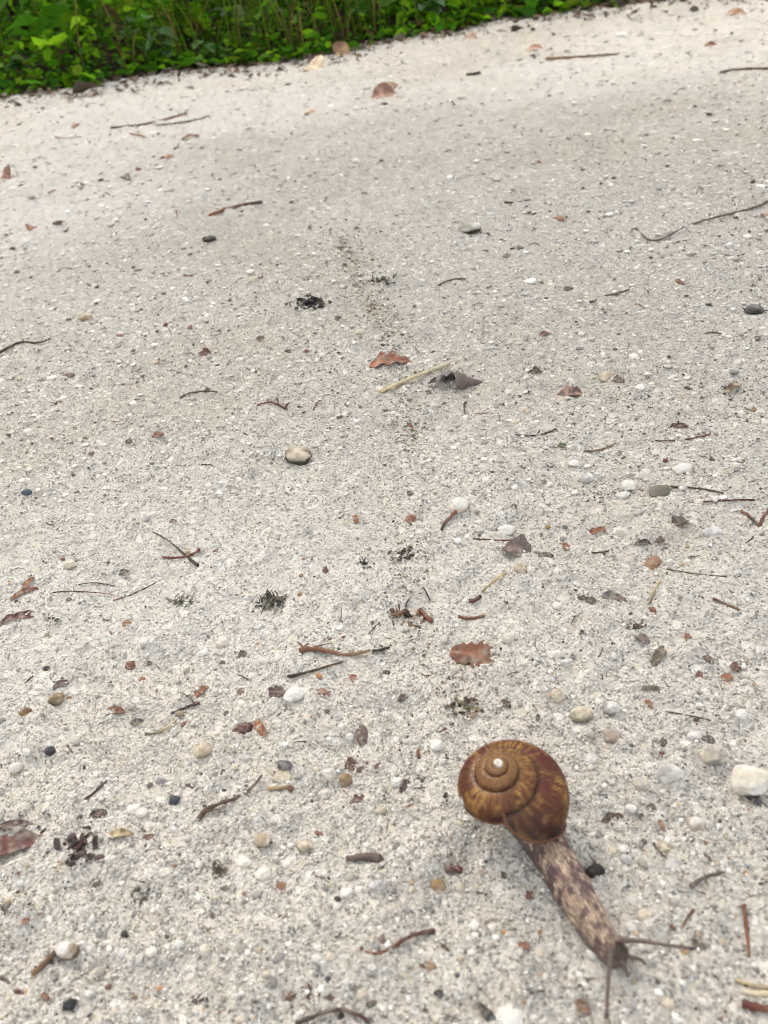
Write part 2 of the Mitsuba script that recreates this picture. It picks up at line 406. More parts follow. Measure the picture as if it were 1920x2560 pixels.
def build_shell():
    n, m = 1000, 64
    s = np.linspace(-SH['turns'] * 2 * np.pi, 0, n)[:, None] + np.zeros((1, m))
    th = np.linspace(-np.pi, np.pi, m, endpoint=False)[None] + np.zeros((n, 1))
    v = shell_point(s, th).reshape(-1, 3)
    se = s + SH['ob'] * np.sin(th)
    fb = lambda fs, ft, sd, o=3: meshkit.fbm(np.stack([se * fs, np.cos(th) * ft, np.sin(th) * ft], -1), o, seed=sd)
    ochre, gold, brown, red, dark, grey = (S(c) for c in ((126, 80, 48), (186, 144, 78), (80, 42, 28), (84, 30, 36), (18, 8, 8), (104, 76, 48)))
    mixc = lambda p, q, t: p * (1 - t[..., None]) + q * t[..., None]
    streak = fb(16, 0.7, 41)
    c = mixc(np.broadcast_to(brown, se.shape + (3,)), np.broadcast_to(ochre, se.shape + (3,)), np.clip((streak - 0.38) * 4.5, 0, 1) * (0.4 + 0.6 * np.clip(fb(1.1, 0.9, 51) * 3 - 1, 0, 1)))
    patch = fb(1.6, 1.1, 43)
    c = mixc(c, red, np.clip((patch - 0.50 + 0.10 * np.clip(1 + s / 5.5, 0, 1)) * 6, 0, 1) * 0.85)
    c = mixc(c, gold, np.clip((fb(34, 0.9, 45, 2) - 0.50) * 7, 0, 1) * np.clip((fb(2.3, 1.4, 46) - 0.42) * 6, 0, 1) * 0.85)
    blot = np.clip((fb(7, 3.0, 48) - 0.60) * 9, 0, 1)
    c = mixc(c, gold * 0.9, blot * 0.55)
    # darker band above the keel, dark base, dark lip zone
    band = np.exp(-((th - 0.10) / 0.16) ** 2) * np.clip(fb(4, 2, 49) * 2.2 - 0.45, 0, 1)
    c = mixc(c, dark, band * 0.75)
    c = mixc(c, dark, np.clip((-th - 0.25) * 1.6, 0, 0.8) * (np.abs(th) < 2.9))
    c = mixc(c, dark, np.clip(1 + (s + 0.05) / 0.9, 0, 1) ** 1.1 * np.clip(0.25 + 1.2 * fb(9, 2.5, 50), 0, 1) * 0.95)
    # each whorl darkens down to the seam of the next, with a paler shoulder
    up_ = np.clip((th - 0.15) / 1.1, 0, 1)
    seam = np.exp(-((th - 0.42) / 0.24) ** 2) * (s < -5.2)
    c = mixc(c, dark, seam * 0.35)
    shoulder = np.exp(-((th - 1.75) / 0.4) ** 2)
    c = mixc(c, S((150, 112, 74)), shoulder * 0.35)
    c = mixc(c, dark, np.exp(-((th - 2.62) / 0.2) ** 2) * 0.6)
    inner = np.clip((-s / (2 * np.pi) - 0.95) / 1.1, 0, 1)
    c = mixc(c, S((132, 98, 62)) * (0.75 + 0.5 * fb(6, 1.2, 53))[..., None], inner * 0.8 * np.clip((th - 0.35) / 0.4, 0.25, 1))
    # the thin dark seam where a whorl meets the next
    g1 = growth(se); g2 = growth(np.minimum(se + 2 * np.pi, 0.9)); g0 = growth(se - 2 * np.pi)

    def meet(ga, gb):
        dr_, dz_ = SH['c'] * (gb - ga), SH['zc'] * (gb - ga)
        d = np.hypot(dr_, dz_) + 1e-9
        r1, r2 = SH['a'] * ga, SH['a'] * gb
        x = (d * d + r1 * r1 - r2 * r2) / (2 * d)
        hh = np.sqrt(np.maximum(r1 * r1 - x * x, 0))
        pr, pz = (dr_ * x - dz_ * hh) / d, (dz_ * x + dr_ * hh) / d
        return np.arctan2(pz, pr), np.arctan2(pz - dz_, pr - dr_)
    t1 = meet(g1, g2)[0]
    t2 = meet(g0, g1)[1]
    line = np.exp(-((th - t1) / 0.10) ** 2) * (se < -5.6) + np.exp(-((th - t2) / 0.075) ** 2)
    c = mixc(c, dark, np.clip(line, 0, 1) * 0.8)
    tip = np.clip((-s / (2 * np.pi) - 3.85 + 0.5 * (fb(1.7, 2.0, 57) - 0.5)) / 0.25, 0, 1)
    c = mixc(c, S((232, 228, 218)), tip)
    # a worn white scar on the outer edge of the body whorl
    scar = np.exp(-(((se + 2 * np.pi * 0.70) / 0.09) ** 2 + ((th - 0.22) / 0.22) ** 2) ** 2)
    c = mixc(c, S((225, 222, 215)), np.clip(scar, 0, 1))
    lipc = np.clip(1 + s / 0.035, 0, 1)
    c = mixc(c, S((120, 82, 56)), lipc)
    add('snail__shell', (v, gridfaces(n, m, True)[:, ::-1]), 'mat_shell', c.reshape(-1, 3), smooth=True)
    th = np.linspace(-np.pi, np.pi, 96, endpoint=False)
    rim = shell_point(0 * th, th, 1.0)
    rim = np.concatenate([rim, rim[:1]])
    vf = tube(rim, [0.0002] * len(rim), 8, step=0.0003)
    add('snail__shell__lip', vf, 'mat_shell', S((104, 70, 48)))


def sph(p, r, squash=1.0, n=20):
    return m3.Manifold.sphere(1.0, n).scale((r, r, r * squash)).translate(tuple(float(x) for x in p))


def chain(pts, rad):
    parts = []
    for i in range(len(pts) - 1):
        parts.append(m3.Manifold.batch_hull([sph(pts[i], rad[i]), sph(pts[i + 1], rad[i + 1])]))
    return parts


def build_body():
    K = 1000.0                                           # worked in millimetres
    gz = lambda p: float(relief(p[0], p[1]))
    J = []                                               # (centre of the back, radius, sole half width)
    for px, py, z, r, w in ((1290, 1990, 5.0, 3.2, 3.4), (1334, 2050, 4.8, 3.1, 3.4), (1376, 2112, 4.2, 2.95, 3.3), (1402, 2160, 3.9, 3.05, 3.2), (1430, 2210, 3.7, 2.95, 3.0), (1462, 2264, 3.6, 2.7, 2.7), (1494, 2314, 3.7, 2.15, 2.4), (1520, 2352, 3.8, 1.65, 1.8), (1532, 2370, 3.3, 1.4, 1.5)):
        p = onto(px, py, z / K)
        J.append((p * K, r, w, gz(p) * K))
    tail = J[0][0] + (J[0][0] - J[2][0]) * 0.9
    J.insert(0, (np.array([tail[0], tail[1], 1.2 + gz(tail / K) * K]), 1.2, 1.8, gz(tail / K) * K))
    parts = []
    for (p, r, w, g), (p2, r2, w2, g2) in zip(J[:-1], J[1:]):
        foot = lambda p, w, g: sph((p[0], p[1], g + 0.7), w * 1.03, 0.75 / w)
        parts.append(m3.Manifold.batch_hull([sph(p, r), sph(p2, r2)]))
        parts.append(m3.Manifold.batch_hull([sph(p, r * 0.8), sph(p2, r2 * 0.8), foot(p, w, g), foot(p2, w2, g2)]))
    ten = {}
    for nm, pl in (('a', ((1540, 2352, 4.6, .62), (1562, 2350, 5.4, .50), (1600, 2352, 6.3, .36), (1650, 2360, 7.2, .29), (1712, 2369, 8.0, .25), (1728, 2371, 8.2, .33))),
                   ('b', ((1528, 2362, 4.8, .62), (1527, 2385, 5.6, .46), (1523, 2425, 6.6, .36), (1519, 2480, 7.8, .32), (1517, 2528, 8.8, .28), (1516, 2540, 9.0, .36))),
                   ('c', ((1548, 2382, 2.8, .50), (1575, 2392, 2.6, .36), (1600, 2398, 2.2, .26), (1612, 2408, 1.9, .30))),
                   ('d', ((1544, 2388, 2.8, .50), (1560, 2412, 2.4, .34), (1570, 2440, 2.0, .28)))):
        q = [onto(x, y, z / K) * K for x, y, z, r in pl]
        ten[nm] = q
        parts += chain(q, [a[3] for a in pl])
    # the snout under the eye stalks
    parts.append(m3.Manifold.batch_hull([sph(J[-1][0], 1.4), sph(onto(1552, 2380, 0.0026) * K, 1.3), sph(onto(1550, 2398, 0.0016) * K, 1.1)]))
    M = m3.Manifold.batch_boolean(parts, m3.OpType.Add).refine_to_length(0.34)
    mm = M.to_mesh()
    tm = trimesh.Trimesh(mm.vert_properties[:, :3], mm.tri_verts, process=True)
    trimesh.smoothing.filter_taubin(tm, iterations=10)
    v = np.array(tm.vertices)
    nrm = np.array(tm.vertex_normals)
    axis = J[-2][0] - J[3][0]; axis[2] = 0; axis /= np.linalg.norm(axis)
    side = np.array([-axis[1], axis[0], 0])
    l, w, h = v @ axis, v @ side, v[:, 2]
    core = np.min([np.linalg.norm(v - j[0], axis=1) - j[1] for j in J], axis=0)
    on_body = np.clip(1 - (core - 0.5) / 0.8, 0, 1)
    # tubercles: long low grains in rows along the back
    wob = 1.1 * meshkit.fbm(np.stack([l * 0.7, w * 0.9, h * 0.9], -1), 2, seed=3) + 0.25 * h
    row = (w + wob) * 5.2
    tub = np.abs(np.sin(row)) ** 0.7 * (0.45 + 0.55 * meshkit.noise(np.stack([l * 2.6 + 7.7 * np.floor(row / np.pi), 0 * l + np.floor(row / np.pi) * 3.1, 0 * l], -1), 8))
    tub = tub * 0.75 + 0.35 * meshkit.fbm(v * 2.6, 2, seed=9)
    v = v + nrm * ((tub - 0.6) * 0.26 * on_body)[:, None]
    pale, mid, dark, deep = (S(c) for c in ((232, 208, 182), (142, 116, 102), (74, 52, 58), (44, 24, 22)))
    mot = meshkit.fbm(np.stack([l * 0.75, w * 1.3, 0 * l + 3], -1), 3, seed=61)
    fine = meshkit.fbm(np.stack([l * 1.4, w * 2.4, h * 1.5], -1), 2, seed=62)
    t = np.clip((tub - 0.35) * 1.5, 0, 1)[:, None]
    c = mid * (1 - t) * 0.8 + pale * t
    k = np.clip((mot - 0.50) * 8, 0, 1)[:, None] * 0.85
    c = c * (1 - k) + dark * (0.8 + 0.5 * t) * k
    k = np.clip((fine - 0.53) * 8, 0, 1)[:, None] * 0.6
    c = c * (1 - k) + dark * k
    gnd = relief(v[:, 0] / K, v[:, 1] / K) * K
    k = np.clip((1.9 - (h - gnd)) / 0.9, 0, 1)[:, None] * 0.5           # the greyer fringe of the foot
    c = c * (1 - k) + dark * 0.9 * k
    headd = np.linalg.norm(v - (J[-1][0] + [0.9, 0, -0.3]), axis=1)
    k = np.clip((3.0 - headd) / 1.2, 0, 1)[:, None] * 0.85
    c = c * (1 - k) + deep * k
    ob = on_body[:, None]
    c = c * ob + (S((96, 82, 78)) * (0.7 + 0.6 * fine)[:, None]) * (1 - ob)
    for nm in 'ab':
        d = np.linalg.norm(v - ten[nm][-1], axis=1)
        k = np.clip((0.6 - d) / 0.3, 0, 1)[:, None]
        c = c * (1 - k) + S((60, 58, 66)) * k
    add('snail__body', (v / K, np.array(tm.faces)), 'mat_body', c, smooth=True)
    for nm in 'ab':
        q = ten[nm]
        d = q[-1] - q[-2]; d /= np.linalg.norm(d)
        ve, fe = _ICO[2]
        add(numbered('snail__eye'), ((ve * 0.22 + q[-1] + d * 0.22) / K, fe), 'mat_body', S((30, 28, 34)))


build_shell()
build_body()
tag('snail', 'brown and gold marbled snail with mottled body and long feelers crawling over the sand', 'snail')
labels['snail__shell'] = {'label': 'coiled brown shell with gold streaks and a worn white tip'}
labels['snail__body'] = {'label': 'mottled pinkish grey body stretched out with two long feelers'}


# ------------------------------------------------------------------ the green bank behind the path
def leaf_blade(L, Wd, kind, rg, nt=6):
    """one leaf, stalk at the origin, along +x, upper side +z: (vertices, faces)"""
    t = np.linspace(0, 1, nt)
    if kind == 'round':
        w = np.sin(np.pi * np.clip(t, 0, 1) ** 0.75) ** 0.6
    elif kind == 'heart':
        w = np.sin(np.pi * t ** 0.55) ** 0.8
    else:
        w = np.sin(np.pi * t ** 0.8) ** 1.1
    w = w * Wd / 2
    s = np.array([-1, 0, 1.0]) if nt < 7 else np.array([-1, -0.5, 0, 0.5, 1.0])
    x = t[:, None] * L + 0 * s
    y = w[:, None] * s
    fold, droop = 0.25 + 0.3 * rg.random(), 0.15 + 0.5 * rg.random()
    z = np.abs(y) * fold - droop * L * t[:, None] ** 2 * 0.6 + 0.04 * L * np.sin(t[:, None] * 9 + s * 2)
    return np.stack([x, y, z], -1).reshape(-1, 3), gridfaces(nt, len(s))


def place(v, yaw, pitch, roll, at):
    cy, sy, cp, sp, cr, sr = math.cos(yaw), math.sin(yaw), math.cos(pitch), math.sin(pitch), math.cos(roll), math.sin(roll)
    Rx = np.array([[1, 0, 0], [0, cr, -sr], [0, sr, cr]])
    Ry = np.array([[cp, 0, -sp], [0, 1, 0], [sp, 0, cp]])
    Rz = np.array([[cy, -sy, 0], [sy, cy, 0], [0, 0, 1]])
    return v @ (Rz @ Ry @ Rx).T + at


GREENS = np.array([(0.11, 0.24, 0.015), (0.055, 0.15, 0.015), (0.16, 0.30, 0.018), (0.035, 0.10, 0.016), (0.09, 0.17, 0.05), (0.10, 0.14, 0.02)]) * [1.4, 1.55, 1.0]
GREEN_P = np.array([.26, .24, .16, .2, .08, .06])


def undergrowth(n, d0, d1, zmax, size, seed, xr):
    rg = np.random.default_rng(seed)
    parts, cols = [], []
    x = rg.uniform(*xr, n)
    d = d0 + (d1 - d0) * rg.random(n) ** 1.3
    clump = meshkit.fbm(np.stack([x * 5, d * 5, 0 * x], -1), 2, seed=seed)
    for i in range(n):
        y = float(edge_y(x[i])) + d[i]
        top = zmax * (0.3 + 0.7 * min(1, (d[i] + 0.05) / 0.2)) * (0.5 + clump[i])
        L = size * math.exp(rg.normal(0.05, 0.5)) * (0.75 if d[i] < 0.1 else 1)
        v, f = leaf_blade(L, L * rg.uniform(0.5, 0.85), ('round', 'heart', 'lance')[rg.integers(3)], rg, 5)
        z = float(verge_z(x[i], y)) + 0.004 + top * rg.random() ** 1.25 * min(1, 0.15 + max(0, d[i]) * 9)
        v = place(v, rg.uniform(0, 6.283), rg.normal(0.05, 0.45), rg.normal(0, 0.4), np.array([x[i], y, z]))
        parts.append((v, f))
        c = GREENS[rg.choice(6, p=GREEN_P)] * rg.uniform(0.5, 1.3)
        if rg.random() < 0.03:
            c = np.array([0.16, 0.11, 0.05]) * rg.uniform(0.5, 1.2)
        cols.append(np.repeat(c[None], len(v), 0))
    return join(parts), np.concatenate(cols)


vf, col = undergrowth(15000, -0.02, 0.5, 0.17, 0.0165, 201, (-1.35, 1.2))
add('undergrowth', vf, 'mat_leaf', col)
tag('undergrowth', 'dense tangle of small green leaves behind the path edge', 'undergrowth', kind='stuff')
vf, col = undergrowth(4500, 0.7, 2.6, 0.5, 0.05, 202, (-3.5, 2.8))
add('far_undergrowth', vf, 'mat_leaf', col)
tag('far_undergrowth', 'deeper leafy undergrowth reaching back into the wood', 'undergrowth', kind='stuff')

_rg = np.random.default_rng(205)
parts, cols = [], []
for i in range(480):
    x = _rg.uniform(-0.75, 0.9) if i % 2 else _rg.uniform(-0.28, 0.1); d = 0.0 + 0.3 * _rg.random() ** 1.5; y = float(edge_y(x)) + d
    L = _rg.uniform(0.06, 0.2); a = _rg.uniform(0, 6.283); b = _rg.uniform(0.2, 0.9)
    t = np.linspace(0, 1, 6)
    w = 0.0011 * (1 - t ** 2) + 0.0001
    base = np.array([x, y, float(verge_z(x, y)) - 0.002])
    cx = np.stack([np.cos(a) * b * L * t ** 2, np.sin(a) * b * L * t ** 2, L * t * (1 - 0.35 * b * t)], -1) + base
    sd = np.array([-math.sin(a), math.cos(a), 0])
    v = np.stack([cx - sd * w[:, None], cx + sd * w[:, None]], 1).reshape(-1, 3)
    parts.append((v, gridfaces(6, 2)))
    c = np.array([(0.10, 0.17, 0.02), (0.14, 0.15, 0.03), (0.07, 0.14, 0.015), (0.16, 0.12, 0.05)][_rg.integers(4)]) * _rg.uniform(0.7, 1.2)
    cols.append(np.repeat(c[None], len(v), 0))
add('grass', join(parts), 'mat_leaf', np.concatenate(cols))
tag('grass', 'thin grass blades mixed into the leafy bank', 'grass', kind='stuff')

# dead leaf litter along the foot of the bank
parts, cols = [], []
for i in range(4200):
    x = _rg.uniform(-1.2, 1.15); d = _rg.normal(-0.02, 0.07); y = float(edge_y(x)) + d
    L = 0.0075 * math.exp(_rg.normal(0, 0.5))
    v, f = leaf_blade(L, L * _rg.uniform(0.3, 0.8), 'lance', _rg, 4)
    v = place(v, _rg.uniform(0, 6.283), _rg.normal(0, 0.35), _rg.normal(0, 0.5), np.array([x, y, float(verge_z(x, y)) + 0.001 + 0.004 * _rg.random()]))
    parts.append((v, f))
    c = S([(112, 88, 72), (92, 76, 66), (140, 108, 86), (144, 136, 128), (104, 94, 88)][_rg.integers(5)]) * _rg.uniform(0.5, 1.0)
    cols.append(np.repeat(c[None], len(v), 0))
add('leaf_litter', join(parts), 'mat_sand', np.concatenate(cols))
tag('leaf_litter', 'brown crumbled leaf litter along the foot of the green bank', 'litter', kind='stuff')

# single plants one can pick out at the front of the bank: base pixel, height in photo pixels, kind
PLANTS = [
    (60, 226, 70, 'round', (0.10, 0.20, 0.09), 7, 30, 'pale bluish green round leaved seedling at the corner of the bank'),
    (150, 214, 110, 'heart', (0.14, 0.30, 0.02), 8, 30, 'bright yellow green leafy plant below the dark trunk'),
    (255, 204, 140, 'heart', (0.17, 0.33, 0.02), 9, 30, 'tall lime green herb one step along from the dark trunk'),
    (355, 184, 105, 'heart', (0.11, 0.20, 0.10), 6, 46, 'plant with broad pale grey green leaves leaning over the path edge'),
    (430, 178, 130, 'round', (0.10, 0.19, 0.10), 6, 44, 'tall plant with silvery green leaves beside the broad pale leaved one'),
    (520, 164, 70, 'round', (0.10, 0.19, 0.08), 5, 32, 'low plant with a few dull bluish leaves before the grass'),
    (622, 140, 120, 'heart', (0.12, 0.19, 0.12), 6, 56, 'plant with large hanging grey green leaves above the litter strip'),
    (690, 130, 120, 'lance', (0.11, 0.18, 0.11), 6, 54, 'large pale drooping leaved plant next to the hanging grey leaves'),
    (733, 122, 52, 'round', (0.10, 0.22, 0.07), 6, 27, 'little tuft of stacked round leaves above the yellow leaf'),
    (775, 112, 62, 'heart', (0.11, 0.22, 0.08), 6, 30, 'small plant of heart shaped leaves over the cream chip'),
    (855, 104, 44, 'lance', (0.20, 0.34, 0.02), 5, 24, 'short acid green sprig standing clear at the path edge'),
    (890, 100, 80, 'round', (0.09, 0.19, 0.07), 7, 34, 'mid green round leaved plant beside the acid green sprig'),
    (1010, 86, 80, 'lance', (0.13, 0.27, 0.02), 8, 34, 'fresh green plant with pointed leaves before the dark gap'),
    (1076, 72, 60, 'round', (0.12, 0.21, 0.14), 4, 42, 'pale blue green plant with one big round leaf touching the path'),
    (1180, 56, 60, 'heart', (0.12, 0.26, 0.02), 8, 36, 'bushy yellow green plant near the far end of the bank'),
    (1380, 24, 40, 'round', (0.10, 0.24, 0.03), 6, 24, 'small bright plant at the thin far end of the bank'),
]
for px, py, hp, kind, c, nl, lp, lab in PLANTS:
    rg = np.random.default_rng(int(px * 7 + py))
    key = numbered('leafy_plant')
    b = onto(px, py)[:2]
    b = np.array([b[0], max(b[1], float(edge_y(b[0])) + 0.008)])
    base = np.array([b[0], b[1], float(verge_z(*b)) - 0.004])
    m = mpp(base)
    Ht, Ll = hp * m, lp * m
    lean = np.array([rg.normal(0, 0.12), -0.22 - 0.1 * rg.random(), 0]) * Ht
    st = np.array([base, base + [0, 0, Ht * 0.5] + lean * 0.3, base + [0, 0, Ht * 0.9] + lean])
    tag(key, lab, 'plant')
    add(key + '__stem', tube(st, [0.0016, 0.0012, 0.0007], 6), 'mat_litter', np.array(c) * 0.7)
    for i in range(nl):
        t = 0.25 + 0.75 * (i + 0.5) / nl
        p = st[0] * (1 - t) ** 2 + 2 * t * (1 - t) * st[1] + t * t * st[2]
        yaw = -math.pi / 2 + rg.normal(0, 0.25) + (i % 2 - 0.5) * 2.6 * rg.random() + (0 if i % 3 else math.pi * rg.random())
        L = Ll * rg.uniform(0.75, 1.2)
        v, f = leaf_blade(L, L * (0.85 if kind == 'round' else 0.7 if kind == 'heart' else 0.45), kind, rg, 8)
        v = place(v + [0.12 * L, 0, 0], yaw, rg.normal(-0.05, 0.35), rg.normal(0, 0.3), p)
        add(numbered(key + '__leaf'), (v, f), 'mat_leaf', np.array(c) * [1.35, 1.3, 1.05] * rg.uniform(0.75, 1.2))

# the young dark trunk in the corner
tb = np.array([onto(66, 120)[0] * 1.0, 0, 0])
ty = 1.86
d = ray(64, 100); k = ty / d[1]
tb = np.array([EYE[0] + d[0] * k, ty, float(verge_z(EYE[0] + d[0] * k, ty)) - 0.01])
m = mpp(tb)
tag('young_tree', 'young tree with a dark trunk rising out of the undergrowth', 'tree')
tr = np.array([tb, tb + [-0.01, 0.01, 0.5], tb + [0.01, 0.03, 1.3], tb + [-0.03, 0.02, 2.3]])
add('young_tree__trunk', tube(tr, [17 * m, 15 * m, 11 * m, 4 * m], 14, 0.12, 4), 'mat_bark', (0.022, 0.017, 0.013))
rg = np.random.default_rng(77)
for i in range(5):
    a = rg.uniform(0, 6.28); h = 1.2 + 0.22 * i
    q = tb + [0, 0.02, h]
    e = q + np.array([math.cos(a) * 0.5, math.sin(a) * 0.5, 0.35])
    add(numbered('young_tree__branch'), tube([q, (q + e) / 2 + [0, 0, 0.05], e], [0.009, 0.006, 0.002], 7), 'mat_bark', (0.03, 0.022, 0.016))
parts, cols = [], []
for i in range(1400):
    a, h = rg.uniform(0, 6.283), rg.uniform(1.35, 2.7)
    r = 0.62 * math.sqrt(rg.random()) * math.sin(math.pi * min(0.95, (h - 1.2) / 1.6)) * (0.6 + 0.6 * rg.random())
    L = rg.uniform(0.04, 0.075)
    v, f = leaf_blade(L, L * 0.6, 'lance', rg, 4)
    parts.append((place(v, rg.uniform(0, 6.283), rg.normal(-0.2, 0.4), rg.normal(0, 0.4), tb + [r * math.cos(a), r * math.sin(a), h]), f))
    cols.append(np.repeat((GREENS[rg.choice(6, p=GREEN_P)] * rg.uniform(0.6, 1.1))[None], len(v), 0))
add('young_tree__crown', join(parts), 'mat_leaf', np.concatenate(cols))


# ------------------------------------------------------------------ things lying on the path, read off the photograph
def muted(c, k=0.3):
    c = np.asarray(c, float)
    return S(c * (1 - k) + k * (c.mean() * 0.9))


COL = {k: muted(v) * (0.8 if max(v) < 225 else 1.0) for k, v in {
    'white': (240, 238, 232), 'cream': (226, 212, 186), 'grey': (150, 148, 146), 'lilac': (206, 200, 206), 'ochre': (186, 138, 74), 'tan': (196, 164, 128), 'slate': (74, 80, 92), 'blue': (92, 106, 134),
    'black': (42, 40, 42), 'char': (74, 68, 66), 'brown': (112, 78, 58), 'dark': (70, 52, 46), 'red': (128, 62, 54), 'maroon': (98, 48, 50), 'orange': (188, 104, 58), 'rust': (156, 82, 52), 'straw': (232, 212, 148),
    'wood': (172, 128, 86), 'bark': (126, 104, 88), 'greybrown': (122, 102, 96), 'moss': (110, 112, 84), 'green': (84, 120, 44), 'olive': (132, 124, 92), 'pink': (196, 142, 122), 'yellow': (218, 166, 72), 'olivestone': (120, 108, 72), 'plum': (112, 84, 86)}.items()}
REFS = []           # (pixel, phrase) landmarks for the small fry
TAKEN = []          # (pixel x, y, radius)


def note(px, py, rad, ref):
    TAKEN.append((px, py, rad))
    if ref:
        REFS.append((px, py, ref))


def mottle(v, base, other, f, seed, amount=1.0, contrast=5):
    k = np.clip((noise3(v, f, seed) - 0.5) * contrast + 0.5, 0, 1)[:, None] * amount
    return base * (1 - k) + other * k


_n = [0]


def seed():
    _n[0] += 1
    return 1000 + _n[0] * 13


def stone(x, y, w, h, c1, c2, label, ref=None, name='pebble', cat='pebble', group=None, sub=3, under=0.35, dz=0.2, raw=False, lump=0.45, ang=0.7):
    """x, y: middle in the 1659 px view (or photo pixels if raw); w: width, h: visible height there"""
    k = 1 if raw else V
    px, py, w, h = x * k, y * k, w * k, h * k
    sd = seed(); rg = np.random.default_rng(sd)
    g = ground_pt(px, py)
    m = mpp(g)
    a = w * m / 2
    sl = max(0.12, float(tocam(g)[2]))                              # seen from how high
    hz = a * np.clip(h / w, 0.35, 1.1) * 0.95
    dp = a * rg.uniform(0.75, 1.05)
    v, f = rock(a * 1.08, dp, hz, sd, sub, lump, ang)
    yaw = rg.normal(0, 0.25)
    cy, sy = math.cos(yaw), math.sin(yaw)
    v = v @ np.array([[cy, sy, 0], [-sy, cy, 0], [0, 0, 1]])
    c = mottle(v, COL[c1], COL[c2], 0.9 / a, sd, 0.75) * (0.78 + 0.4 * noise3(v, 5 / a, sd + 3)[:, None])
    k2 = np.clip((-v[:, 2] / hz + (0.3 if under > 0.6 else -0.05)) * 3, 0, 1)[:, None] * under    # second colour, darkened, towards the underside
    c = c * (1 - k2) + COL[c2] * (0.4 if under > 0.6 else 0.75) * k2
    p = ground_pt(px, py, hz * dz)
    key = numbered(name)
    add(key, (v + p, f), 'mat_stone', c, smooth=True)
    tag(key, label, cat, group)
    note(px, py, max(w, h) / 2, ref)
    return key


def ground_line(pts, lift, raw=False):
    k = 1 if raw else V
    out = []
    for q in pts:
        P = ground_pt(q[0] * k, q[1] * k)
        out.append(P)
    m = np.mean([mpp(P) for P in out])
    return np.array(out), m


def twig(pts, r0, r1, c1, c2, label, ref=None, name='twig', cat='twig', forks=(), lift=0.9, rough=0.35, group=None, raw=False, n=8):
    """pts: its run in the 1659 px view; r0, r1: half thickness at the ends in those pixels"""
    k = 1 if raw else V
    P, m = ground_line(pts, 0, raw)
    sd = seed()
    rr = np.linspace(r0, r1, len(P)) * k * m
    dense = np.linspace(0, 1, 24)
    s = np.linspace(0, 1, len(P))
    Q = CubicSpline(s, P)(dense) if len(P) > 2 else np.stack([np.interp(dense, s, P[:, i]) for i in range(3)], -1)
    R = np.interp(dense, s, rr)
    w = meshkit.noise(np.stack([dense * 5, 0 * dense, 0 * dense], -1), sd) - 0.5
    rel = relief(Q[:, 0], Q[:, 1])
    fit = np.polyval(np.polyfit(dense, rel, 2 if len(P) < 5 else 4), dense)                # stiff: it rides on the high spots
    zz = fit + 0.8 * np.std(rel - fit) + R * lift
    Q = np.stack([Q[:, 0], Q[:, 1], (zz if name != 'straw' else np.linspace(zz[0], zz[-1], 24)) + (0.6 if name != 'straw' else 0.1) * 0.6 * R * w], -1)
    parts = [tube(Q, R, n, rough, sd)]
    for at, dx, dy, rf in forks:                                     # side shoots: place along, offset in view pixels, half thickness
        q = Q[int(at * 23)]
        pix = project(q)
        e = ground_pt(pix[0] + dx * k, pix[1] + dy * k)
        e[2] = max(e[2], q[2] * 0.5 + e[2] * 0.5) + rf * k * m
        parts.append(tube(np.array([q, (q + e) / 2 + [0, 0, rf * k * m], e]), np.array([rf, rf * 0.8, rf * 0.4]) * k * m, 6, rough, sd + 1))
    v, f = join(parts)
    L = np.linalg.norm(Q[-1] - Q[0])
    along = ((v - Q[0]) @ (Q[-1] - Q[0]) / L ** 2)[:, None]
    c = COL[c1] * (1 - np.clip(along, 0, 1)) + COL[c2] * np.clip(along, 0, 1)
    c = c * (0.72 + 0.56 * noise3(v, 0.35 / R.mean(), sd))[:, None]
    dust = np.clip((noise3(v, 0.2 / R.mean(), sd + 5) - 0.5) * 4, 0, 1)[:, None] * 0.35
    c = c * (1 - dust) + COL['cream'] * 0.7 * dust
    key = numbered(name)
    add(key, (v, f), 'mat_litter', c, smooth=True)
    tag(key, label, cat, group)
    for q in Q[::6]:
        pp = project(q); TAKEN.append((pp[0], pp[1], 10))
    mid = project(Q[12])
    if ref:
        REFS.append((mid[0], mid[1], ref))
    return key


def profile(kind, t, sd):
    if kind == 'oak':
        e = np.sin(np.pi * t ** 0.8) ** 0.7
        return e * (0.74 + 0.26 * np.cos(2 * np.pi * (3.3 * t + 0.1)))
    if kind == 'serrate':
        return np.sin(np.pi * np.clip(t * 0.97 + 0.03, 0, 1)) ** 0.5 * (0.80 + 0.30 * np.abs(np.sin(t * 21 + 0.6 * np.sin(t * 9)))) * (0.8 + 0.4 * meshkit.noise(np.stack([t * 7, 0 * t, 0 * t], -1), sd))
    if kind == 'oval':
        return np.sin(np.pi * t) ** 0.6
    if kind == 'sliver':
        return np.sin(np.pi * (0.08 + 0.88 * t)) ** 0.5
    e = (0.1 + np.sin(np.pi * t)) ** 0.45                             # torn scrap
    return e * (0.55 + 0.75 * meshkit.noise(np.stack([t * 4.5, 0 * t, 0 * t], -1), sd))


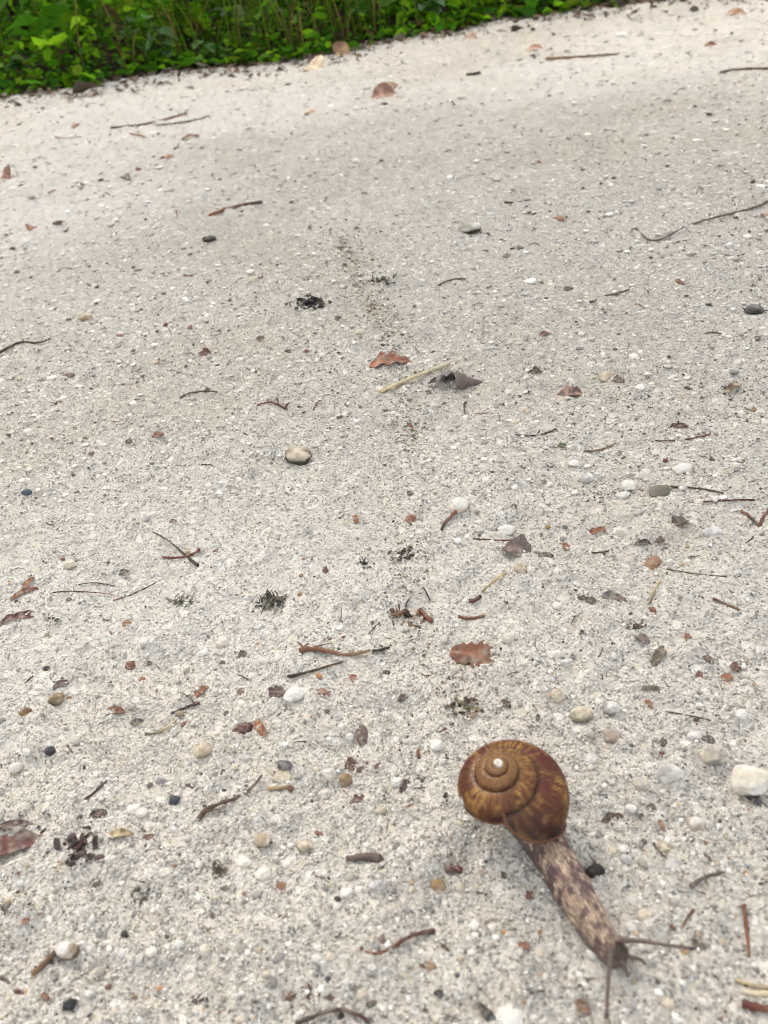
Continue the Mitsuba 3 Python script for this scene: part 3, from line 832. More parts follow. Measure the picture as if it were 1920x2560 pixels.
def leaf(a, b, wr, kind, c1, c2, label, ref=None, name='dead_leaf', cat='leaf', tilt=12, curl=0.25, bend=0.12, thick=0.045, veins=True, group=None, raw=False, lift=0.0, nt=30, ns=9):
    """a, b: stalk end and tip in the 1659 px view; wr: true width over length; tilt: how far the far side is raised, degrees"""
    k = 1 if raw else V
    A, B = ground_pt(a[0] * k, a[1] * k), ground_pt(b[0] * k, b[1] * k)
    sd = seed(); rg = np.random.default_rng(sd)
    ax = B - A; ax[2] = 0
    L = np.linalg.norm(ax); ax /= L
    sd_ = np.array([-ax[1], ax[0], 0])
    if sd_[1] < 0:
        sd_ = -sd_
    t = np.linspace(0, 1, nt)
    s = np.linspace(-1, 1, ns)
    up, lo = profile(kind, t, sd), profile(kind, t, sd + 1)
    if kind == 'oak':
        lo = profile(kind, np.clip(t + 0.07, 0, 1), sd)
    w = np.where(s[None] > 0, up[:, None], lo[:, None]) * s[None] * wr * L / 2
    z = curl * np.abs(w) * (np.abs(s)[None] ** 1.0) + bend * L * 4 * (t * (1 - t))[:, None]
    z = z + 0.12 * wr * L * (noise3(np.stack([t[:, None] * 3 + 0 * w, w / (wr * L) * 4, 0 * w], -1), 1.0, sd) - 0.5)
    if veins:
        z = z - 0.012 * L * np.exp(-(w / (0.03 * L)) ** 2) + 0.006 * L * np.cos(2 * np.pi * (t[:, None] * 7 - np.abs(w) / (0.16 * L)))
    ti = math.radians(tilt)
    mid = A[None, None]
    P = mid + ax * (t[:, None] * L)[..., None] + sd_ * (w * math.cos(ti))[..., None]
    zz = z + w * math.sin(ti)
    gz = relief(P[..., 0], P[..., 1])
    lift_z = np.max(gz - zz) * 0.5 + np.mean(gz - zz) * 0.5
    P[..., 2] = zz + lift_z + lift * L
    th = max(thick * wr * L * 0.35, 0.00012)
    n = nt * ns
    top = P.reshape(-1, 3)
    bot = top - [0, 0, th]
    f = gridfaces(nt, ns)
    ring = np.concatenate([np.arange(ns), np.arange(1, nt) * ns + ns - 1, n - 2 - np.arange(ns - 1), (nt - 2 - np.arange(nt - 2)) * ns])
    nx = np.roll(ring, -1)
    f = np.concatenate([f, f[:, ::-1] + n, np.stack([ring, nx, ring + n], 1), np.stack([nx, nx + n, ring + n], 1)])
    v = np.concatenate([top, bot])
    q = np.stack([t[:, None] * L + 0 * w, w, 0 * w], -1).reshape(-1, 3)
    c = mottle(q, COL[c1], COL[c2], 5 / L, sd, 0.9) * (0.75 + 0.5 * noise3(q, 18 / L, sd + 2)[:, None])
    if veins:
        vein = np.exp(-(q[:, 1] / (0.022 * L)) ** 2) + 0.45 * np.clip(np.cos(2 * np.pi * (q[:, 0] / L * 7 - np.abs(q[:, 1]) / (0.16 * L))) * 3 - 2, 0, 1)
        c = c * (1 + 0.6 * vein)[:, None]
    dust = np.clip((noise3(q, 9 / L, sd + 5) - 0.42) * 3.5, 0, 1)[:, None] * 0.42            # dusted with sand
    c = c * (1 - dust) + COL['cream'] * 0.7 * dust
    c = np.concatenate([c, c * 0.85])
    key = numbered(name)
    add(key, (v, f), 'mat_litter', c, smooth=False if name == 'bark_flake' else True)
    tag(key, label, cat, group)
    pc = project(P.mean((0, 1)))
    note(pc[0], pc[1], L / mpp(A) / 2, ref)
    return key


def clump(x, y, w, h, cols, label, ref=None, name='litter_clump', cat='litter', nchips=16, fib=0, raw=False):
    """a crumbled heap of humus, needles or moss held together"""
    k = 1 if raw else V
    px, py, w, h = x * k, y * k, w * k, h * k
    sd = seed(); rg = np.random.default_rng(sd)
    parts, cc = [], []
    for i in range(int(nchips * 1.8)):
        qx, qy = px + rg.normal(0, 0.25) * w, py + rg.normal(0, 0.25) * h
        g = ground_pt(qx, qy); m = mpp(g)
        r = w * m * rg.uniform(0.035, 0.105)
        v, f = rock(r * rg.uniform(0.9, 2.0), r * rg.uniform(0.5, 1.0), r * rg.uniform(0.12, 0.4), sd + i, 1, 0.8, 0.9)
        v = place(v, rg.uniform(0, 6.283), rg.normal(0, 0.35), rg.normal(0, 0.35), np.zeros(3))
        parts.append((v + g + [0, 0, r * rg.uniform(0.1, 0.9)], f))
        cc.append(np.repeat((COL[cols[rg.integers(len(cols))]] * rg.uniform(0.55, 1.1))[None], len(v), 0))
    for i in range(fib):
        g = ground_pt(px + rg.normal(0, 0.22) * w, py + rg.normal(0, 0.2) * h); m = mpp(g)
        d = np.array([rg.normal(), rg.normal(), abs(rg.normal()) * 0.7]); d *= w * m * rg.uniform(0.15, 0.4) / np.linalg.norm(d)
        v, f = tube(np.array([g, g + d * 0.5 + [0, 0, 0.06 * w * m], g + d]), [w * m * 0.02] * 2 + [w * m * 0.008], 5)
        parts.append((v, f)); cc.append(np.repeat((COL[cols[rg.integers(len(cols))]] * rg.uniform(0.6, 1.2))[None], len(v), 0))
    key = numbered(name)
    add(key, join(parts), 'mat_litter', np.concatenate(cc), smooth=False)
    tag(key, label, cat)
    note(px, py, max(w, h) / 2, ref)
    return key


REFS += [(1290, 1960, 'the snail shell'), (1450, 2230, 'the snail body'), (1545, 2380, 'the snail head')]
TAKEN += [(1290, 1960, 150), (1400, 2130, 75), (1440, 2220, 70), (1490, 2310, 60), (1540, 2380, 50), (1640, 2360, 30), (1518, 2460, 25), (1350, 2060, 100)]

# stones
stone(645, 985, 53, 40, 'cream', 'olivestone', 'angular cream stone with a dark ochre face standing alone in mid path', 'the dark faced cream stone', 'stone', 'stone', under=1.0, dz=0.45)
stone(1015, 494, 50, 24, 'white', 'olivestone', 'white topped olive stone far up the path', 'the white topped olive stone', 'stone', 'stone', under=1.0, dz=0.5)
stone(452, 516, 28, 13, 'black', 'char', 'flat black pebble alone on the bright far sand', 'the flat black pebble')
stone(185, 686, 30, 18, 'cream', 'ochre', 'cream pebble with an ochre clod stuck to it on the far sand', 'the clod bound pebble')
stone(1312, 814, 32, 22, 'cream', 'tan', 'cream pebble touching a purplish leaf scrap', 'the pebble beside the purplish scrap')
stone(1630, 668, 36, 22, 'grey', 'black', 'grey pebble crusted with black at the rim of the picture', 'the grey crusted pebble')
stone(60, 1070, 20, 17, 'blue', 'slate', 'single blue grey pebble among white sand', 'the blue grey pebble')
stone(1475, 1011, 44, 24, 'white', 'cream', 'flat clean white pebble with pointed ends', 'the flat pointed white pebble')
stone(1425, 1062, 44, 30, 'grey', 'olive', 'grey and tan pebble at the end of a brown stalk', 'the grey and tan pebble')
stone(1338, 1150, 34, 25, 'white', 'cream', 'smooth egg shaped white pebble next to the fiery leaf scrap', 'the egg shaped white pebble')
stone(1268, 1036, 26, 20, 'white', 'lilac', 'white pebble wedged in brown litter up the path', 'the wedged white pebble')
stone(1357, 1053, 32, 20, 'white', 'cream', 'upper one of two white chips lying together', 'the pair of white chips')
stone(1346, 1071, 24, 15, 'white', 'white', 'lower squarish one of two white chips lying together')
stone(1093, 1145, 36, 22, 'white', 'white', 'bright white wedge above the long thin twig', 'the bright white wedge')
stone(992, 1092, 40, 28, 'white', 'cream', 'crumbly white lump with a splinter below it', 'the crumbly white lump')
stone(1123, 1230, 28, 32, 'cream', 'tan', 'upright cream pebble shaped like a molar', 'the molar shaped pebble')
stone(1540, 1150, 34, 24, 'white', 'lilac', 'pale rounded pebble with a green fibre beside it', 'the pale pebble with the fibre')
stone(480, 1388, 30, 24, 'white', 'cream', 'white faceted pebble cradled in brown litter', 'the cradled white pebble')
stone(310, 1386, 22, 16, 'white', 'white', 'small clean white pebble on open grey sand', 'the lone clean pebble')
stone(152, 1220, 26, 19, 'cream', 'cream', 'cream oval pebble in the middle left sand', 'the cream oval pebble')
stone(638, 1500, 48, 30, 'white', 'lilac', 'knobbly white pebble by a maroon flake', 'the knobbly white pebble')
stone(1098, 1590 - 210, 28, 26, 'white', 'cream', 'rounded white pebble above the toothed red leaf')
stone(1198, 1415, 30, 25, 'white', 'cream', 'white nugget standing to the side of the toothed red leaf', 'the white nugget')
stone(1222, 1434, 20, 22, 'lilac', 'white', 'glassy pale blue white pebble', 'the glassy pebble')
stone(1203, 1502, 30, 30, 'cream', 'tan', 'cream tooth shaped pebble with a stained foot', 'the tooth shaped pebble')
stone(1322, 1532, 34, 26, 'white', 'grey', 'round pale grey pebble up behind the shell', 'the round pale pebble')
stone(1255, 1545, 46, 30, 'cream', 'olive', 'greenish cream pebble sunk in sand behind the shell', 'the sunken cream pebble')
stone(1325, 1590, 40, 24, 'lilac', 'tan', 'blocky mauve white pebble with a splinter against it', 'the blocky mauve pebble')
stone(1500, 1590, 32, 25, 'white', 'lilac', 'round white pebble beside a dark purple chip', 'the round white pebble by the purple chip')
stone(1540, 1634, 44, 34, 'cream', 'grey', 'round speckled cream grey pebble up from the big white stone', 'the round speckled pebble')
stone(1443, 1671, 58, 42, 'white', 'grey', 'white and grey pitted stone with a notch on top', 'the pitted white stone', 'stone', 'stone', lump=0.6, under=0.5)
stone(1624, 1688, 80, 50, 'white', 'cream', 'largest white angular stone at the side of the picture', 'the largest white stone', 'stone', 'stone', under=0.3, ang=0.9, lump=0.5)
stone(1602, 1688 - 145, 26, 22, 'white', 'white', 'small white pebble further up from the largest stone')
stone(1384, 1693, 32, 26, 'cream', 'lilac', 'pale round pebble in front of the pitted stone')
stone(1362, 1746, 26, 20, 'white', 'white', 'snow white pebble with a bluish flake at its foot', 'the snow white pebble')
stone(1282, 1642, 34, 20, 'white', 'lilac', 'pale oblong pebble right behind the shell rim', 'the oblong pebble at the shell')
stone(1505, 1780, 36, 36, 'white', 'tan', 'rounded white pebble with a rusty underside', 'the rusty bottomed pebble')
stone(1435, 1835, 38, 24, 'cream', 'olive', 'smooth oval pebble, cream with a green cast', 'the smooth oval pebble')
stone(1353, 1857, 24, 38, 'white', 'lilac', 'upright pinkish white pebble to the side of the snail neck', 'the upright pinkish pebble')
stone(1455, 1868, 40, 22, 'lilac', 'white', 'flat pale mauve pebble below the oval one')
stone(1284, 1885, 42, 34, 'black', 'greybrown', 'dark grey rough pebble close against the snail neck', 'the dark pebble at the snail neck', lump=0.5)
stone(1392, 1975, 30, 12, 'cream', 'cream', 'thin pale chip near the snail head')
stone(1280, 2060, 26, 24, 'white', 'lilac', 'white pebble just before the snail head', 'the white pebble by the head')
stone(148, 2063, 46, 42, 'white', 'ochre', 'white round stone with an ochre stained side near the corner', 'the ochre sided white stone', 'stone', 'stone', under=0.9)
stone(444, 2054, 24, 40, 'white', 'cream', 'long white tilted pebble like a bean', 'the bean shaped pebble')
stone(326, 2058, 26, 24, 'white', 'cream', 'round white pebble near the front of the path', 'the round front pebble')
stone(265, 2062, 20, 26, 'white', 'lilac', 'upright narrow white pebble near the front')
stone(150, 2170, 30, 26, 'slate', 'black', 'rough slate blue pebble at the front corner', 'the slate blue pebble')
stone(34, 1660, 30, 28, 'white', 'cream', 'smooth white pebble on pale grey sand near the side', 'the smooth side pebble')
stone(108, 1622, 24, 22, 'slate', 'plum', 'violet grey angular pebble', 'the violet grey pebble')
stone(122, 1510, 34, 26, 'tan', 'olivestone', 'tan lumpy pebble in front of the maroon scrap', 'the tan lumpy pebble')
stone(56, 1538, 24, 19, 'ochre', 'brown', 'ochre brown pebble near the side of the path', 'the ochre brown pebble')
stone(436, 1622, 38, 28, 'cream', 'ochre', 'cream and ochre lump in the middle sand', 'the cream and ochre lump')
stone(376, 1728, 24, 19, 'slate', 'blue', 'dark blue slate pebble next to two white chips', 'the dark blue pebble')
stone(288, 1748, 30, 18, 'white', 'white', 'twin white chip lying before the dark blue pebble', 'the twin white chips')
stone(305, 1755, 26, 18, 'white', 'cream', 'second twin chip, creamier, before the dark blue pebble')
stone(347, 1690, 22, 26, 'lilac', 'grey', 'upright translucent grey pebble')
stone(713, 1673, 28, 36, 'white', 'cream', 'tall rounded white pebble of a little cluster', 'the tall white pebble')
stone(747, 1686, 28, 32, 'tan', 'ochre', 'tan upright pebble of a little cluster', 'the tan upright pebble')
stone(700, 1716, 28, 24, 'white', 'tan', 'white pebble with a yellow cheek', 'the yellow cheeked pebble')
stone(858, 1691, 24, 40, 'white', 'white', 'tall clean white pebble beside a maroon flake', 'the tall clean pebble')
stone(756, 1595, 20, 20, 'white', 'white', 'small triangular white pebble near the tapered bark scale')
stone(763, 1600 - 3, 1, 1, 'white', 'white', 'x') if False else None
stone(728, 1551, 20, 22, 'white', 'lilac', 'pointed white pebble above the bark scale')
stone(915, 1548, 22, 20, 'white', 'white', 'rounded white pebble in the open sand behind the snail')
stone(945, 1610, 30, 26, 'white', 'white', 'bright rounded pebble between bark scale and snail', 'the bright rounded pebble')
stone(615, 1655, 32, 24, 'grey', 'black', 'grey pebble with a dark pointed end', 'the grey dark ended pebble')
stone(610, 1680, 44, 22, 'cream', 'olive', 'cream crust of pebble below the grey one')
stone(823, 1752, 24, 20, 'cream', 'ochre', 'cream cube shaped pebble', 'the cube shaped pebble')
stone(657, 1828, 34, 32, 'cream', 'olive', 'beige rounded pebble with a green tint', 'the beige rounded pebble')
stone(567, 1815, 34, 22, 'cream', 'tan', 'pale buff flat pebble in the front sand', 'the buff flat pebble')
stone(568, 1888, 34, 24, 'white', 'cream', 'white pebble lying aslant beside the mossy tuft', 'the slanting white pebble')
stone(622, 1864, 28, 18, 'white', 'white', 'flat very white chip in the front sand', 'the flat very white chip')
stone(524, 1862, 30, 14, 'white', 'cream', 'slim white chip left of the flat very white one')
stone(823, 1914, 28, 22, 'lilac', 'white', 'pale mauve tilted pebble', 'the pale mauve pebble')
stone(775, 1930 - 8, 18, 14, 'white', 'white', 'small white chip near the pale mauve pebble')
stone(946, 1856 - 52 + 108, 32, 28, 'tan', 'ochre', 'tan pebble in front of the maroon bud', 'the tan front pebble')
stone(1240, 1000, 24, 13, 'white', 'cream', 'little white chip far up beside grey litter')
stone(1100, 2200, 60, 26, 'white', 'white', 'white stone cut by the bottom of the picture', 'the white stone at the bottom', 'stone', 'stone')
stone(1655, 1364, 14, 22, 'white', 'lilac', 'white pebble at the very side of the path')
stone(1200, 1815 - 60, 12, 12, 'white', 'white', 'x') if False else None

# leaves and scraps of leaf
leaf((797, 793), (890, 782), 0.62, 'oak', 'orange', 'rust', 'orange brown lobed oak leaf with curled lobes behind the straw', 'the lobed oak leaf', tilt=11, curl=0.16, lift=0.02)
leaf((974, 1412), (1078, 1422), 0.6, 'serrate', 'rust', 'brown', 'red brown toothed leaf with a pale midrib', 'the toothed red leaf', tilt=7, curl=0.06, bend=0.02)
leaf((-25, 1850), (96, 1806), 0.42, 'scrap', 'red', 'plum', 'large dusty maroon bark scrap at the side of the picture', 'the large maroon scrap', 'bark_flake', 'bark', tilt=10, curl=0.15, veins=False, thick=0.16)
leaf((802, 212), (858, 206), 0.95, 'oval', 'pink', 'rust', 'pinkish brown dead leaf far up the path', 'the pinkish far leaf', tilt=30)
leaf((815, 190), (860, 187), 0.5, 'scrap', 'brown', 'wood', 'brown leaf scrap just behind the pinkish far leaf', tilt=10)
leaf((1136, 107), (1174, 106), 0.6, 'oval', 'orange', 'pink', 'bright orange leaf lying far up the path', 'the bright orange leaf', tilt=25)
leaf((1520, 102), (1550, 97), 0.6, 'oval', 'rust', 'brown', 'rusty brown curled leaf high up the path', 'the rusty far leaf', tilt=25)
leaf((1568, 30), (1612, 25), 0.6, 'oval', 'orange', 'tan', 'tan and orange leaf at the top edge of the path', None, tilt=22)
leaf((722, 121), (754, 116), 0.7, 'oval', 'yellow', 'orange', 'yellow leaf at the foot of the green bank', 'the yellow leaf', tilt=38)
leaf((660, 150), (694, 146), 0.7, 'oval', 'tan', 'cream', 'pale buff leaf before the green bank', 'the pale buff leaf', tilt=26)
leaf((1000, 85), (1028, 82), 0.8, 'oval', 'brown', 'pink', 'brown leaf on the far sand near the dark gap', None, tilt=25)
leaf((915, 73), (950, 68), 0.7, 'oval', 'orange', 'red', 'orange red leaf beneath the round blue green leaf', None, tilt=25)
leaf((5, 385), (22, 382), 1.0, 'oval', 'rust', 'red', 'small rust leaf standing at the far side', 'the rust leaf at the side', tilt=45)
leaf((392, 300), (432, 293), 0.4, 'scrap', 'rust', 'brown', 'rusty scrap below the far twigs', 'the rusty scrap', tilt=15)
leaf((1203, 855), (1257, 852), 0.75, 'scrap', 'plum', 'pink', 'flat mauve brown leaf scrap with wavy edge', 'the mauve leaf scrap', tilt=14)
leaf((1322, 822), (1348, 828), 0.8, 'scrap', 'plum', 'brown', 'purplish leaf scrap leaning on a cream pebble', None, tilt=20)
leaf((502, 1582), (550, 1566), 0.55, 'oval', 'maroon', 'red', 'dark red leathery pod scale in the middle sand', 'the dark red pod scale', 'seed_scale', 'seed', tilt=16, curl=-0.3, bend=0.14, thick=0.2, veins=False)
leaf((555, 1560), (570, 1592), 0.35, 'scrap', 'orange', 'rust', 'frayed orange shred hanging on the dark red pod scale', None, 'bark_flake', 'bark', tilt=20)
leaf((430, 768), (456, 763), 0.6, 'scrap', 'red', 'maroon', 'small crimson leaf crumb far off on white sand', 'the crimson crumb', tilt=35)
leaf((0, 1350), (78, 1330), 0.3, 'scrap', 'maroon', 'red', 'long maroon leaf scrap with a tail at the side', 'the tailed maroon scrap', tilt=14)
leaf((20, 1294), (84, 1274), 0.22, 'sliver', 'red', 'rust', 'reddish bark splinter, lower arm of a forked pair', 'the forked bark splinters', 'bark_flake', 'bark', tilt=10, veins=False)
leaf((48, 1286), (75, 1246), 0.16, 'sliver', 'rust', 'orange', 'orange bark splinter, upper arm of a forked pair', None, 'bark_flake', 'bark', tilt=10, veins=False)
leaf((222, 1543), (272, 1540), 0.42, 'oval', 'rust', 'wood', 'boat shaped brown husk on grey sand', 'the boat shaped husk', 'seed_husk', 'seed', tilt=8, curl=0.5, veins=False)
leaf((278, 1560), (313, 1562), 0.35, 'sliver', 'plum', 'slate', 'violet grey sliver behind the boat shaped husk', None, 'bark_flake', 'bark', veins=False)
leaf((586, 1512), (612, 1492), 0.8, 'scrap', 'plum', 'maroon', 'maroon flake against the knobbly white pebble', None, 'bark_flake', 'bark', veins=False, tilt=20)
leaf((676, 1490), (716, 1510), 0.3, 'scrap', 'red', 'pink', 'split red bark strip by the knobbly white pebble', 'the split red strip', 'bark_flake', 'bark', tilt=15, veins=False)
leaf((782, 1612), (783, 1568), 0.5, 'sliver', 'greybrown', 'brown', 'tapered brown bark scale with a shaded red foot', 'the tapered bark scale', 'bark_flake', 'bark', tilt=12, curl=-0.35, bend=0.1, thick=0.2, veins=False)
leaf((1410, 1440), (1440, 1395), 0.3, 'sliver', 'bark', 'olive', 'grey brown ridged bark chip standing aslant', 'the ridged bark chip', 'bark_flake', 'bark', tilt=20, veins=False, thick=0.2)
leaf((1160, 1203), (1197, 1203), 0.5, 'oval', 'char', 'moss', 'smooth dark slate green seed lying flat', 'the slate green seed', 'seed_husk', 'seed', tilt=6, curl=-0.2, thick=0.25, veins=False)
leaf((1272, 1152), (1310, 1142), 0.35, 'scrap', 'orange', 'rust', 'fiery orange curled leaf scrap next to the egg shaped pebble', 'the fiery scrap', tilt=30, curl=0.6)
leaf((1090, 1185), (1140, 1198), 0.7, 'scrap', 'plum', 'greybrown', 'crumpled grey brown leaf behind the molar shaped pebble', 'the crumpled grey leaf', tilt=12, curl=0.5)
leaf((1372, 1176), (1405, 1182), 0.4, 'scrap', 'char', 'dark', 'black hooked bark bit in the sand up the path', None, 'bark_flake', 'bark', veins=False, tilt=20)
leaf((1140, 806), (1170, 800), 0.5, 'scrap', 'black', 'char', 'jagged black scrap on the bright sand', 'the jagged black scrap', 'bark_flake', 'bark', veins=False, tilt=25)
leaf((1385, 1498), (1428, 1486), 0.35, 'scrap', 'bark', 'olive', 'olive brown ridged bark curl', 'the olive bark curl', 'bark_flake', 'bark', curl=-0.4, veins=False, thick=0.25)
leaf((1245, 1290), (1292, 1302), 0.3, 'scrap', 'char', 'bark', 'grey splintered bark flake behind the purple one', None, 'bark_flake', 'bark', veins=False)
leaf((1300, 1290), (1356, 1304), 0.35, 'scrap', 'plum', 'slate', 'dark purple leaf scrap with a long point', 'the long pointed purple scrap', tilt=18)
leaf((1375, 1372), (1402, 1395), 0.6, 'scrap', 'plum', 'bark', 'purple grey leaf scrap above the ridged bark chip', None, tilt=15)
leaf((1505, 1465), (1522, 1458), 1.0, 'scrap', 'red', 'rust', 'brick red chip above a maroon one', 'the brick red chip', 'bark_flake', 'bark', veins=False, thick=0.2)
leaf((1575, 1450), (1604, 1446), 0.8, 'scrap', 'red', 'maroon', 'brick red flake pair near the side of the path', 'the brick red flake', 'bark_flake', 'bark', veins=False)
leaf((955, 1872), (1000, 1880), 0.4, 'scrap', 'maroon', 'red', 'maroon bud scale with a black tip', 'the maroon bud', 'seed_scale', 'seed', tilt=15, curl=-0.4, thick=0.25, veins=False)
leaf((1240, 2160), (1275, 2195), 0.5, 'scrap', 'rust', 'brown', 'brown leaf scrap before the drooping feeler', 'the brown scrap by the feeler', tilt=18)
leaf((1470, 2062), (1495, 2048), 0.5, 'oval', 'wood', 'yellow', 'golden brown seed wing under the feeler tip', None, 'seed_husk', 'seed', tilt=15, thick=0.15)
leaf((1490, 2035), (1524, 2060), 0.7, 'scrap', 'plum', 'dark', 'purple brown flake touched by the feeler tip', 'the flake at the feeler tip', 'bark_flake', 'bark', tilt=25, thick=0.15, veins=False)
leaf((1115, 2040), (1145, 2050), 0.6, 'scrap', 'rust', 'orange', 'orange brown chip in the sand before the snail', 'the orange brown chip', 'bark_flake', 'bark', veins=False)
leaf((1030, 2170), (1070, 2210), 0.35, 'scrap', 'char', 'slate', 'dark grey pointed flake near the bottom', 'the dark pointed flake', 'bark_flake', 'bark', veins=False)
leaf((1300, 1778), (1345, 1758), 0.35, 'scrap', 'brown', 'dark', 'brown bark sliver in the sand beside the shell', 'the sliver beside the shell', 'bark_flake', 'bark', veins=False)
leaf((1422, 1770), (1437, 1798), 0.25, 'sliver', 'orange', 'rust', 'orange wood splinter standing out on pale sand', 'the orange splinter', 'wood_splinter', 'splinter', veins=False)
leaf((1605, 1718), (1659, 1752), 0.3, 'scrap', 'slate', 'black', 'blue black sliver below the largest white stone', None, 'bark_flake', 'bark', veins=False)
leaf((1510, 1595), (1550, 1606), 0.35, 'scrap', 'plum', 'slate', 'dark purple chip touching a round white pebble', None, 'bark_flake', 'bark', veins=False)
leaf((865, 1715), (888, 1690), 0.6, 'scrap', 'plum', 'maroon', 'maroon flake leaning on the tall clean pebble', None, 'bark_flake', 'bark', veins=False, tilt=30)
leaf((745, 1662), (775, 1650), 0.7, 'scrap', 'red', 'brown', 'folded red brown scrap above the tan upright pebble', None, tilt=35, curl=0.5)
leaf((755, 1735), (790, 1722), 0.5, 'scrap', 'red', 'maroon', 'deep red crumb below the pebble cluster', 'the deep red crumb', 'bark_flake', 'bark', veins=False)
leaf((420, 1505), (450, 1484), 0.4, 'scrap', 'rust', 'orange', 'rusty pointed scrap in open grey sand', 'the rusty pointed scrap', tilt=20)
leaf((115, 1490), (155, 1478), 0.5, 'scrap', 'plum', 'maroon', 'maroon scrap behind the tan lumpy pebble', None, 'bark_flake', 'bark', veins=False, tilt=18)
leaf((-10, 1786), (72, 1776), 0.16, 'sliver', 'maroon', 'plum', 'thin maroon strip just above the large maroon scrap', None, 'bark_flake', 'bark', veins=False)
leaf((190, 1768), (232, 1756), 0.4, 'scrap', 'dark', 'maroon', 'dark folded bark flake in front of the violet twig', None, 'bark_flake', 'bark', veins=False, tilt=20)
leaf((228, 1806), (290, 1806), 0.3, 'oval', 'wood', 'straw', 'pale straw husk split open along its length', 'the split straw husk', 'seed_husk', 'seed', curl=0.6, veins=False)
leaf((1570, 852), (1602, 825), 0.35, 'sliver', 'tan', 'brown', 'tan curved leaf sliver on the far sand', None, tilt=15)
leaf((1240, 955), (1240, 975), 0.6, 'scrap', 'green', 'moss', 'fresh green leaf fragment on pale sand', 'the green fragment', tilt=20) if False else None
leaf((1203, 968), (1225, 964), 0.6, 'scrap', 'green', 'moss', 'tiny fresh green leaf fragment on the pale sand', 'the green fragment', tilt=20)
leaf((1450, 925), (1485, 918), 0.5, 'scrap', 'maroon', 'dark', 'maroon crumpled scrap with a fine stalk up the path', 'the maroon crumpled scrap', tilt=15)
leaf((614, 297), (624, 296), 0.9, 'oval', 'green', 'yellow', 'tiny yellow green leaf far off on bright sand', None, tilt=40)


def curled_leaf():
    """the dead leaf rolled into a ribbed cone, open to the viewer"""
    A, B = ground_pt(1072, 968), ground_pt(1206, 955)
    L = np.linalg.norm(B - A)
    ax = (B - A) / L
    sd_ = np.array([-ax[1], ax[0], 0.0])
    nt, ns = 60, 40
    t = np.linspace(0, 1, nt)[:, None]
    ss = lambda lo, hi: np.clip((t - lo) / (hi - lo), 0, 1) ** 2 * (3 - 2 * np.clip((t - lo) / (hi - lo), 0, 1))
    stop = 100 + 85 * ss(0.40, 0.54) + 66 * (1 - ss(0.03, 0.16)) + 9 * np.sin(t * 31)
    u = np.linspace(0, 1, ns)[None]
    ph = np.radians(-12 + (stop + 12) * u)
    R = L * 0.235 * (0.62 + 0.38 * np.sin(np.pi * np.clip(t / 0.7, 0, 1))) * (1 - 0.9 * ss(0.5, 1.05)) * (1 + 0.07 * np.sin(t * 40 + ph * 1.2)) * (1 + 0.3 * (noise3(np.stack([t * 4 + 0 * ph, ph + 0 * t, 0 * t * ph], -1), 1.0, 71) - 0.5))
    y = np.cos(ph) * R * 1.25
    z = np.sin(ph) * R
    x = t * L + 0.16 * L * np.sin(ph * 0.9) * (1 - t) + 0 * ph
    P = A + ax * x[..., None] + sd_ * y[..., None] + np.array([0, 0, 1.0]) * z[..., None]
    P[..., 2] += float(relief(*((A + B) / 2)[:2])) - np.min(P[..., 2]) - 0.0006
    nrm = np.cross(np.gradient(P, axis=0), np.gradient(P, axis=1)); nrm /= np.linalg.norm(nrm, axis=-1, keepdims=True) + 1e-12
    n = nt * ns
    v = np.concatenate([P.reshape(-1, 3), (P - nrm * 0.0002).reshape(-1, 3)])
    f = gridfaces(nt, ns)
    ring = np.concatenate([np.arange(ns), np.arange(1, nt) * ns + ns - 1, n - 2 - np.arange(ns - 1), (nt - 2 - np.arange(nt - 2)) * ns])
    nx = np.roll(ring, -1)
    f = np.concatenate([f, f[:, ::-1] + n, np.stack([ring, nx, ring + n], 1), np.stack([nx, nx + n, ring + n], 1)])
    rib = np.abs(np.sin(t * 20 + ph * 0.6)) ** 0.5
    c = COL['greybrown'] * (0.7 + 1.1 * rib[..., None]) * (0.75 + 0.5 * noise3(P, 9 / L, 72)[..., None])
    pale = 1 - ss(0.30, 0.55)
    c = c * (1 - 0.55 * pale[..., None]) + COL['lilac'] * 0.62 * (0.6 + 0.4 * rib[..., None]) * 0.55 * pale[..., None]
    key = numbered('dead_leaf')
    add(key, (v, f), 'mat_litter', np.concatenate([c.reshape(-1, 3), c.reshape(-1, 3) * 0.8]))
    tag(key, 'grey brown dead leaf rolled into a ribbed cone beside the straw', 'leaf')
    note(1137, 958, 70, 'the rolled grey leaf')


curled_leaf()

# twigs, stalks, straws
twig([(822, 850), (900, 822), (985, 783)], 4.0, 4.4, 'straw', 'cream', 'thick pale yellow straw lying aslant against the rolled leaf', 'the yellow straw', 'straw', 'straw', rough=0.12)
twig([(1372, 497), (1392, 509), (1425, 514), (1480, 501), (1560, 480), (1620, 456), (1672, 430)], 1.6, 2.6, 'bark', 'brown', 'long curved brown stalk reaching in from the far side', 'the long curved stalk', 'stalk', 'stalk', rough=0.2)
twig([(-20, 772), (45, 745), (70, 742), (112, 738)], 3.2, 1.8, 'maroon', 'char', 'dark red crooked twig at the side of the far sand', 'the crooked dark red twig')
twig([(452, 463), (500, 450), (566, 438)], 3.0, 3.0, 'orange', 'char', 'straight dark twig with an orange end far up the path', 'the orange ended twig')
twig([(1180, 134), (1250, 127), (1338, 116)], 3.2, 2.2, 'wood', 'brown', 'long straight brown stick highest up the path', 'the highest stick')
twig([(1556, 160), (1600, 155), (1672, 153)], 2.4, 2.6, 'bark', 'brown', 'thin brown stick at the far side near the top', None)
twig([(240, 278), (320, 270), (405, 250)], 2.4, 2.2, 'char', 'rust', 'long dark twig with a rusty end on the far sand', 'the far dark twigs')
twig([(330, 276), (400, 263), (452, 252)], 1.8, 1.4, 'bark', 'char', 'slender twig crossing the long dark one on the far sand', None)
